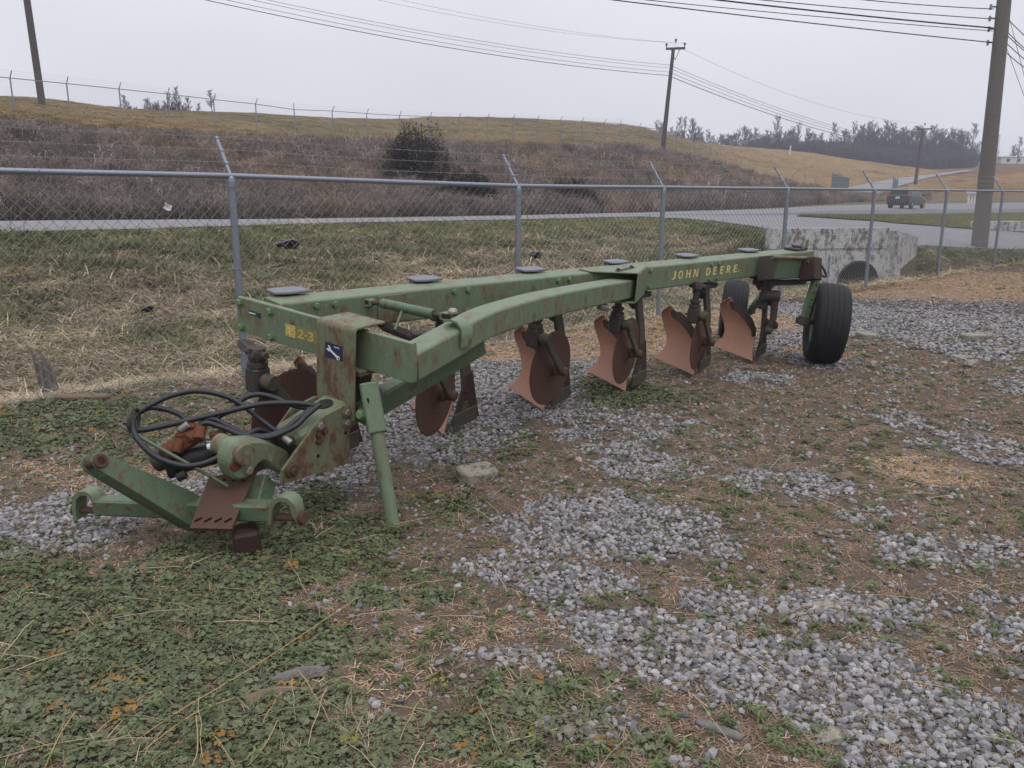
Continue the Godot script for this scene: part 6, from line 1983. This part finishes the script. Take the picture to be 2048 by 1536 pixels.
func build_bank() -> void:
	rng.seed = 78
	var green := [Bed.new(), Bed.new()]
	var tan := [Bed.new(), Bed.new(), Bed.new()]
	var verge := Bed.new()
	var brush := [Bed.new(), Bed.new(), Bed.new()]
	var cane := Bed.new()
	var hill := [Bed.new(), Bed.new()]
	# bank between fence and road
	for i in 62000:
		var az := rng.randf_range(-55.0, 40.0)
		var p := profile(az)
		var f := rng.randf()
		var r := sqrt(lerpf((p[0] - 0.1) * (p[0] - 0.1), p[4] * p[4], f))
		if rng.randf() > 14.0 / maxf(r, 14.0) * (0.35 + 0.65 * smoothstep(4.0, 30.0, p[4] * p[4] - p[0] * p[0]) ): continue
		if az > 18.0 and az < 26.5 and r > p[2] - 0.1: continue  # the headwall stands here
		var q := polar(az, r)
		var l := land(q.x, q.y)
		var y: float = l[0]
		var up: float = clampf((r - p[0]) / (p[4] - p[0]), 0.0, 1.0)
		var m := n_mid.get_noise_2d(q.x * 2.0, q.y * 2.0) * 0.9 + n_mid.get_noise_2d(q.x * 0.6, q.y * 0.6) * 0.5
		var w := rng.randf_range(0.65, 1.3)
		var k := clampf(r / 10.0, 0.75, 1.6)
		if up > 0.80 and rng.randf() < 0.8:
			green[rng.randi() % 2].add(spin(q.x, q.y, y - 0.02, rng.randf_range(0.35, 0.6) * k, 0.2), Color(0.22 * w, 0.225 * w, 0.10 * w))
		elif m + (up - 0.45) * 0.8 + rng.randf_range(-0.4, 0.4) > 0.12:
			green[rng.randi() % 2].add(spin(q.x, q.y, y - 0.02, rng.randf_range(0.6, 1.15) * k, 0.3), Color(0.19 * w, 0.20 * w, 0.105 * w))
		else:
			tan[rng.randi() % 3].add(spin(q.x, q.y, y - 0.02, rng.randf_range(0.6, 1.25) * k, 0.3), Color(0.52 * w, 0.425 * w, 0.29 * w) if rng.randf() < 0.68 else Color(0.32 * w, 0.25 * w, 0.20 * w))
	# verge grass of the road island and strip past the road
	for i in 9000:
		var az := rng.randf_range(19.5, 36.0)
		var p := profile(az)
		var f := lerpf(mark(ISLAND_NEAR, az), mark(ISLAND_FAR, az), rng.randf())
		var q := polar(az, lerpf(p[4], p[6], f))
		var w := rng.randf_range(0.7, 1.25)
		verge.add(spin(q.x, q.y, lerpf(p[5], p[7], f) + 0.05, rng.randf_range(0.25, 0.5) * 1.6), Color(0.17 * w, 0.165 * w, 0.06 * w))
	# thicket on the cut slope
	for i in 34000:
		var az := rng.randf_range(-50.0, 27.0)
		var p := profile(az)
		var f := pow(rng.randf(), 1.15)
		var r := lerpf(p[8] - 0.6, p[10] - 2.6, f)
		var q := polar(az, r)
		if az > 20.0 and rng.randf() < (az - 20.0) / 8.0: continue
		var y := ground_y(q.x, q.y)
		var m := n_soft.get_noise_2d(q.x * 2.0, q.y * 2.0)
		var w := rng.randf_range(0.5, 1.5)
		var k := rng.randf_range(0.30, 0.80) * clampf(r / 45.0, 0.85, 1.25) * (1.0 - 0.45 * smoothstep(0.75, 1.0, f))
		if az > 18.0: k *= 1.0 - 0.5 * smoothstep(18.0, 26.0, az)
		var tone := Color(0.245 * w, 0.205 * w, 0.195 * w).lerp(Color(0.31 * w, 0.225 * w, 0.175 * w), smoothstep(-0.1, 0.4, m))
		if rng.randf() < 0.12: tone = Color(0.10 * w, 0.105 * w, 0.06 * w)
		brush[rng.randi() % 3].add(spin(q.x, q.y, y, k, 0.35), tone)
		if rng.randf() < 0.09: cane.add(spin(q.x, q.y, y, k * 0.9, 0.3), Color(0.46 * w, 0.39 * w, 0.33 * w))
	# undergrowth below the far wood
	var under := Bed.new()
	for i in 1500:
		var az := rng.randf_range(11.5, 29.0)
		var q := polar(az, rng.randf_range(252.0, 300.0))
		var w := rng.randf_range(0.7, 1.3)
		under.add(spin(q.x, q.y, ground_y(q.x, q.y) - 0.3, rng.randf_range(2.0, 4.2)), Color(0.075 * w, 0.065 * w, 0.07 * w))
	scatter("undergrowth", tangle(46, 1.1, 0.7, 0.016, 545, 1.0), M.stem, under.at, under.tint, "dark undergrowth at the foot of the far bare wood", "brush")
	# grass of the hill
	for i in 18000:
		var az := rng.randf_range(-50.0, 42.0)
		var p := profile(az)
		var f := rng.randf()
		var r := lerpf(p[10], p[14], f * f)
		var q := polar(az, r)
		var w := rng.randf_range(0.75, 1.2)
		var l := land(q.x, q.y)
		var c := ground_tint(q.x, q.y, l[1], l[2], az)
		hill[rng.randi() % 2].add(spin(q.x, q.y, l[0] - 0.03, rng.randf_range(0.8, 1.6) * clampf(r / 80.0, 0.8, 2.0)), Color(c.r * w * 1.1, c.g * w * 1.1, c.b * w * 1.1))
	for k in 2:
		scatter("bank_grass", tuft(26, [0.20, 0.27][k], 0.12, 0.0055, 1.1, 500 + k, 0.35), M.plant, green[k].at, green[k].tint, ["green rough grass on the bank below the road", "taller green rough grass on the bank below the road"][k], "grass")
		scatter("hill_grass", tuft(24, [0.30, 0.36][k], 0.45, 0.012, 1.2, 530 + k, 0.5), M.plant, hill[k].at, hill[k].tint, ["tan and olive winter grass covering the hill", "taller tan winter grass covering the hill"][k], "grass")
	for k in 3:
		scatter("dry_bank_grass", tuft(30, [0.24, 0.30, 0.18][k], 0.13, 0.0050, 1.5, 510 + k, 0.55), M.plant, tan[k].at, tan[k].tint, ["dry tan grass hanging down the ditch bank", "long dry tan grass on the ditch bank", "short dry tan grass on the ditch bank"][k], "dry grass")
		scatter("thicket", tangle([44, 52, 38][k], [1.0, 0.8, 1.25][k], [0.75, 0.8, 0.65][k], 0.012, 520 + k, [1.0, 0.6, 1.1][k]), M.stem, brush[k].at, brush[k].tint, ["grey-brown bramble thicket on the slope above the road", "low brown bramble thicket on the slope above the road", "tall brown bramble thicket on the slope above the road"][k], "brush")
	scatter("verge_grass", tuft(22, 0.22, 0.2, 0.006, 0.9, 541, 0.3), M.plant, verge.at, verge.tint, "short green grass on the road island", "grass")
	scatter("pale_canes", tangle(12, 1.4, 0.8, 0.017, 540, 0.8), M.stem, cane.at, cane.tint, "pale dry canes standing in the bramble thicket", "brush")

func shrub(label: String, at: Vector3, w: float, h: float, tone: Color, seed_: int) -> void:
	var g := RandomNumberGenerator.new()
	g.seed = seed_
	at.y = ground_y(at.x, at.z)
	var t := thing("dark_shrub", label, "shrub", Transform3D(Basis.IDENTITY, at))
	var s := Shape.new()
	for i in 16:
		var a := g.randf() * TAU
		var d := Vector3(cos(a), g.randf_range(1.0, 2.4), sin(a)).normalized()
		branch(s, Vector3(g.randf_range(-0.3, 0.3) * w, -0.1, g.randf_range(-0.3, 0.3) * w * 0.6), d, h * g.randf_range(0.32, 0.55), 0.03, 1, g)
	part("stems", s, M.twig, t)
	s = Shape.new()
	for i in 7000:
		var a := g.randf() * TAU
		var e := acos(g.randf_range(-0.15, 1.0))
		var lump := 1.0 + 0.22 * sin(a * 3.0 + seed_) + 0.18 * sin(e * 5.0 + a * 2.0)
		var rr := pow(g.randf(), 0.33) * lump
		var c := Vector3(sin(e) * cos(a) * w * 0.5, cos(e) * h * 0.62 + h * 0.30, sin(e) * sin(a) * w * 0.42) * Vector3(rr, 0.55 + 0.45 * rr, rr)
		if c.y < 0.02: continue
		var k := g.randf_range(0.55, 1.5)
		s.col = Color(tone.r * k, tone.g * k, tone.b * k)
		var d := Vector3(g.randf_range(-1, 1), g.randf_range(-0.2, 1), g.randf_range(-1, 1)).normalized()
		s.blade(c, d, g.randf_range(0.12, 0.30), 0.032, 0.5, 2)
	part("foliage", s, M.plant, t)

func rock(label: String, at: Vector3, size: Vector3, turn: float, mat: Material, seed_: int, called := "rock", cat := "rock") -> void:
	var g := RandomNumberGenerator.new()
	g.seed = seed_
	var s := Shape.new()
	s.stone(Vector3.ZERO, size, g, 0.16)
	at.y = ground_y(at.x, at.z) + size.y * 0.55
	var o := put(called, s.mesh(), mat, self, Transform3D(Basis(Vector3.UP, turn) * Basis(Vector3.RIGHT, g.randf_range(-0.15, 0.15)), at))
	tag(o, label, cat)

func chunk(label: String, at: Vector3, size: Vector3, turn: float, mat: Material, called: String, cat: String, tilt := 0.08) -> void:
	var g := RandomNumberGenerator.new()
	g.seed = int(at.x * 1000.0) + 7
	var s := Shape.new()
	var w := size.x / 2.0
	var l := size.z / 2.0
	var p := PackedVector2Array([Vector2(-w, -l * 0.9), Vector2(-w * 0.3, -l), Vector2(w * 0.8, -l * 0.92), Vector2(w, -l * 0.1), Vector2(w * 0.9, l * 0.85), Vector2(w * 0.1, l), Vector2(-w * 0.85, l * 0.8), Vector2(-w * 1.02, l * 0.1)])
	for i in p.size(): p[i] += Vector2(g.randf_range(-1, 1) * w, g.randf_range(-1, 1) * l) * 0.07
	s.prism(p, Vector3(0, -size.y * 0.45, 0), Vector3.RIGHT, Vector3.BACK, Vector3.UP, size.y, minf(0.012, size.y * 0.25))
	at.y = ground_y(at.x, at.z) + size.y * 0.3
	var o := put(called, s.mesh(), mat, self, Transform3D(Basis(Vector3.UP, turn) * Basis(Vector3.RIGHT, tilt), at))
	tag(o, label, cat)

# a split, tapering piece of wood with a fibrous, uneven outline
func splinter(label: String, at: Vector3, length: float, width: float, high: float, turn: float, mat: Material, seed_: int) -> void:
	var g := RandomNumberGenerator.new()
	g.seed = seed_
	var rows: Array = []
	for i in 15:
		var f := i / 14.0
		var row: Array = []
		var w := width * (0.35 + 0.65 * sin(PI * clampf(0.12 + f * 0.8, 0, 1))) * g.randf_range(0.85, 1.12)
		for j in 8:
			var u := j / 7.0 - 0.5
			var ridge := (0.25 - u * u) * 4.0
			row.append(Vector3((f - 0.5) * length + g.randf_range(-0.004, 0.004), high * ridge * (0.5 + 0.5 * sin(PI * f)) + g.randf_range(-0.004, 0.005), u * w + g.randf_range(-0.003, 0.003)))
		rows.append(row)
	var s := Shape.new()
	s.sheet(rows, 0.012, Vector3.UP)
	at.y = ground_y(at.x, at.z) + 0.006
	tag(put("wood_piece", s.mesh(), mat, self, Transform3D(Basis(Vector3.UP, turn), at)), label, "wood")

func build_small_things() -> void:
	chunk("broken grey concrete slab lying by the foot of the parking stand", Vector3(-0.207, 0.050, -4.567), Vector3(0.24, 0.085, 0.17), 0.5, M.block, "concrete_slab", "concrete", 0.12)
	chunk("square concrete block right of the near wheel", Vector3(4.366, 0.030, -9.717), Vector3(0.20, 0.10, 0.22), 0.3, M.block, "concrete_block", "concrete", 0.1)
	chunk("long flat concrete block at the right on the far gravel", Vector3(5.644, 0.050, -9.593), Vector3(0.40, 0.09, 0.18), 0.2, M.block, "concrete_block", "concrete", 0.03)
	chunk("small flat concrete piece at the right, nearer than the long block", Vector3(4.846, 0.020, -8.436), Vector3(0.22, 0.035, 0.12), -0.2, M.block, "concrete_block", "concrete", 0.04)
	splinter("weathered grey wood wedge sunk in the weeds in the foreground", Vector3(-0.736, 0.010, -2.492), 0.20, 0.05, 0.035, 0.36, M.wood, 41)
	splinter("rotten brown wood slab half buried below the grey wood wedge", Vector3(-0.800, 0.000, -2.379), 0.17, 0.075, 0.022, 0.30, M.brown_wood, 42)
	splinter("thin broken stick lying left of the bottom gravel", Vector3(-0.953, 0.000, -2.252), 0.09, 0.018, 0.012, -0.5, M.brown_wood, 43)
	chunk("grey splintered board end at the bottom of the gravel", Vector3(0.648, 0.020, -2.199), Vector3(0.15, 0.018, 0.035), -0.55, M.wood, "board_end", "wood", 0.06)
	chunk("short plank lying in the weeds near the fence on the left", Vector3(-3.608, 0.030, -6.536), Vector3(0.42, 0.05, 0.12), 0.1, M.brown_wood, "plank", "wood", 0.02)
	chunk("brown bark piece lying on the gravel beside the stand", Vector3(-0.985, 0.010, -4.234), Vector3(0.10, 0.025, 0.03), 0.3, M.brown_wood, "bark_piece", "wood")
	rock("pale stone lying in the bottom right gravel", Vector3(0.985, 0.020, -2.170), Vector3(0.06, 0.022, 0.04), 0.3, M.block, 31)
	rock("round grey stone in the foreground gravel, largest there", Vector3(0.244, 0.015, -2.211), Vector3(0.026, 0.02, 0.022), 1.0, M.block, 32)
	rock("flat pale stone among the middle gravel", Vector3(1.301, 0.010, -3.026), Vector3(0.07, 0.012, 0.05), 0.2, M.block, 33)
	rock("grey stone beside the near wheel's right", Vector3(3.648, 0.020, -7.942), Vector3(0.07, 0.05, 0.06), 0.6, M.block, 34)
	rock("brown clod on the gravel between the weeds", Vector3(1.979, 0.020, -4.517), Vector3(0.07, 0.035, 0.05), 0.4, M.brown_wood, 35, "clod", "clod")
	rock("flat tan stone on the right end of the yard", Vector3(4.678, 0.020, -8.020), Vector3(0.10, 0.05, 0.07), 0.6, M.block, 36)
	# old stump by the fence
	var st := Shape.new()
	var at := Vector3(-4.217, 0.000, -7.109)
	for k in 7:
		var a := TAU * k / 7.0
		var o := at + Vector3(cos(a), 0, sin(a)) * 0.05
		st.tube([o - Vector3(0, 0.05, 0), o + Vector3(-0.02, 0.12 + 0.04 * (k % 3), 0.0), o + Vector3(-0.03 - 0.01 * k, 0.20 + 0.035 * ((k * 3) % 5), 0.01)], [0.03, 0.025, 0.006], 5)
	tag(part("split_stump", st, M.wood), "grey splintered stump standing in the grass before the fence", "stump")
	# litter and dark bags on the bank
	for q in [["white scrap of plastic caught in the thicket left of the post", Vector3(-11.127, 1.521, -26.500), 0.14, M.paper], ["yellowish scrap of paper in the thicket at the far left", Vector3(-13.068, 1.433, -25.500), 0.12, material(null, Color(0.72, 0.66, 0.48), 0.8)], ["small white scrap of litter in the thicket below the dark shrub", Vector3(-0.926, 1.736, -38.000), 0.16, M.paper]]:
		var s := Shape.new()
		var g := RandomNumberGenerator.new()
		g.seed = 9
		var rows: Array = []
		for i in 4:
			var row: Array = []
			for j in 4: row.append(Vector3((i - 1.5) * q[2] * 0.6, (j - 1.5) * q[2] * 0.45 + (i - 1.5) * (i - 1.5) * q[2] * 0.12, g.randf_range(-0.05, 0.05)))
			rows.append(row)
		s.sheet(rows, 0.002, Vector3(0, 0.3, 1))
		tag(put("litter", s.mesh(), q[3], self, Transform3D(Basis(Vector3.FORWARD, 0.4), q[1])), q[0], "litter")
	for q in [["black crumpled bag lying on the upper bank beside the post", Vector3(-4.130, 0.924, -14.600), Vector3(0.26, 0.13, 0.2)], ["black bag in the tall grass of the bank on the left", Vector3(-4.420, 0.384, -9.600), Vector3(0.09, 0.06, 0.08)], ["black bag on the bank below the road, right of the second post", Vector3(0.412, 0.674, -15.500), Vector3(0.13, 0.10, 0.12)]]:
		var g := RandomNumberGenerator.new()
		g.seed = 19
		var s := Shape.new()
		for e in 5:
			s.stone(Vector3(g.randf_range(-0.5, 0.5), g.randf_range(-0.25, 0.3), g.randf_range(-0.5, 0.5)) * q[2], q[2] * g.randf_range(0.45, 0.75), g, 0.3)
		var pos: Vector3 = q[1]
		pos.y = maxf(pos.y, ground_y(pos.x, pos.z) + 0.03)
		tag(put("black_bag", s.mesh(), M.bag, self, Transform3D(Basis(Vector3.UP, 0.5), pos)), q[0], "bag")
	# long dry stems in the foreground
	var k := 0
	for q in [[Vector3(-1.193, 0.000, -2.029), Vector3(-1.091, 0.020, -2.224), Vector3(-0.881, 0.040, -2.515), Vector3(-0.637, 0.020, -3.028)], [Vector3(-1.133, 0.000, -2.042), Vector3(-1.014, 0.030, -2.230), Vector3(-0.911, 0.020, -2.341)], [Vector3(-1.358, -0.000, -2.021), Vector3(-1.355, 0.050, -2.110), Vector3(-1.360, 0.060, -2.212)], [Vector3(-0.929, 0.010, -2.008), Vector3(-0.928, 0.030, -2.069), Vector3(-0.984, 0.050, -2.206)], [Vector3(-0.782, 0.000, -2.000), Vector3(-0.731, 0.040, -2.078), Vector3(-0.723, 0.050, -2.181)]]:
		var s := Shape.new()
		s.tube(smooth_path(q, 4), 0.0016, 5)
		tag(part("dry_stem", s, material(null, Color(0.66, 0.56, 0.38), 0.8)), ["long straw stem lying from the bottom edge towards the middle, longest", "shorter straw stem beside the longest one at the bottom", "straw stem leaning at the bottom left corner", "upright straw stem at the bottom edge", "straw stem leaning right at the bottom edge"][k], "straw", "long dry stems in the foreground")
		k += 1
	shrub("large dark bushy shrub on the slope above the road", Vector3(-4.817, 2.545, -42.000), 3.5, 3.3, Color(0.085, 0.085, 0.062), 3)
	shrub("low dark shrub on the slope right of the large shrub", Vector3(3.040, 1.753, -43.000), 3.0, 1.5, Color(0.10, 0.088, 0.07), 4)
	shrub("dark low shrub between the large shrub and the middle fence post", Vector3(-1.996, 1.786, -39.000), 2.6, 1.7, Color(0.09, 0.085, 0.065), 5)


func _ready() -> void:
	# camera
	var cam := Camera3D.new()
	cam.name = "camera"
	cam.fov = 51.28
	cam.position = Vector3(0, 1.6, 0)
	cam.rotation_degrees = Vector3(-12.612, 0, 0)
	cam.near = 0.05
	cam.far = 2000.0
	add_child(cam)
	cam.current = true
	# overcast sky
	var env := Environment.new()
	env.background_mode = Environment.BG_SKY
	env.tonemap_mode = Environment.TONE_MAPPER_LINEAR
	env.tonemap_exposure = 1.0
	env.ambient_light_source = Environment.AMBIENT_SOURCE_SKY
	env.sdfgi_enabled = true
	env.ssao_enabled = true
	env.ssil_enabled = true
	var sky := Sky.new()
	sky.sky_material = overcast()
	env.sky = sky
	env.fog_enabled = true
	env.fog_density = 0.0011
	env.fog_light_color = Color(0.80, 0.81, 0.86)
	var we := WorldEnvironment.new()
	we.name = "environment"
	we.environment = env
	add_child(we)
	var sun := DirectionalLight3D.new()
	sun.name = "sun"
	sun.light_energy = 0.3
	sun.light_angular_distance = 40.0
	sun.light_color = Color(1.0, 0.98, 0.95)
	sun.shadow_enabled = true
	sun.rotation_degrees = Vector3(-62, 25, 0)
	add_child(sun)
	for q in [[n_soft, 1, 0.045, 3], [n_mid, 2, 0.35, 3], [n_fine, 3, 1.5, 2]]:
		q[0].seed = q[1]
		q[0].frequency = q[2]
		q[0].fractal_octaves = q[3]
	make_materials()
	build_ground()
	build_roads()
	build_culvert()
	build_fence()
	build_hill_fence()
	build_poles()
	build_trees()
	build_far_things()
	build_plow()
	build_car()
	build_small_things()
	build_bank()
	build_yard()

func overcast() -> PanoramaSkyMaterial:
	var f := FastNoiseLite.new()
	f.seed = 8
	f.frequency = 1.1
	f.fractal_octaves = 4
	var im := Image.create(512, 256, false, Image.FORMAT_RGBF)
	for y in 256:
		var el := PI / 2 - PI * (y + 0.5) / 256.0
		for x in 512:
			var a := TAU * (x + 0.5) / 512.0
			var d := Vector3(cos(a) * cos(el), sin(el) * 2.2, sin(a) * cos(el))
			var k := f.get_noise_3dv(d * 1.6)
			var lift := 1.0 + 0.85 * smoothstep(0.15, 1.0, sin(maxf(el, 0.0)))
			var v := (1.0 + 0.10 * k) * lift
			im.set_pixel(x, y, Color(0.79 * v, 0.797 * v, 0.865 * v) if el > 0.0 else Color(0.3, 0.29, 0.28))
	var m := PanoramaSkyMaterial.new()
	m.panorama = ImageTexture.create_from_image(im)
	return m
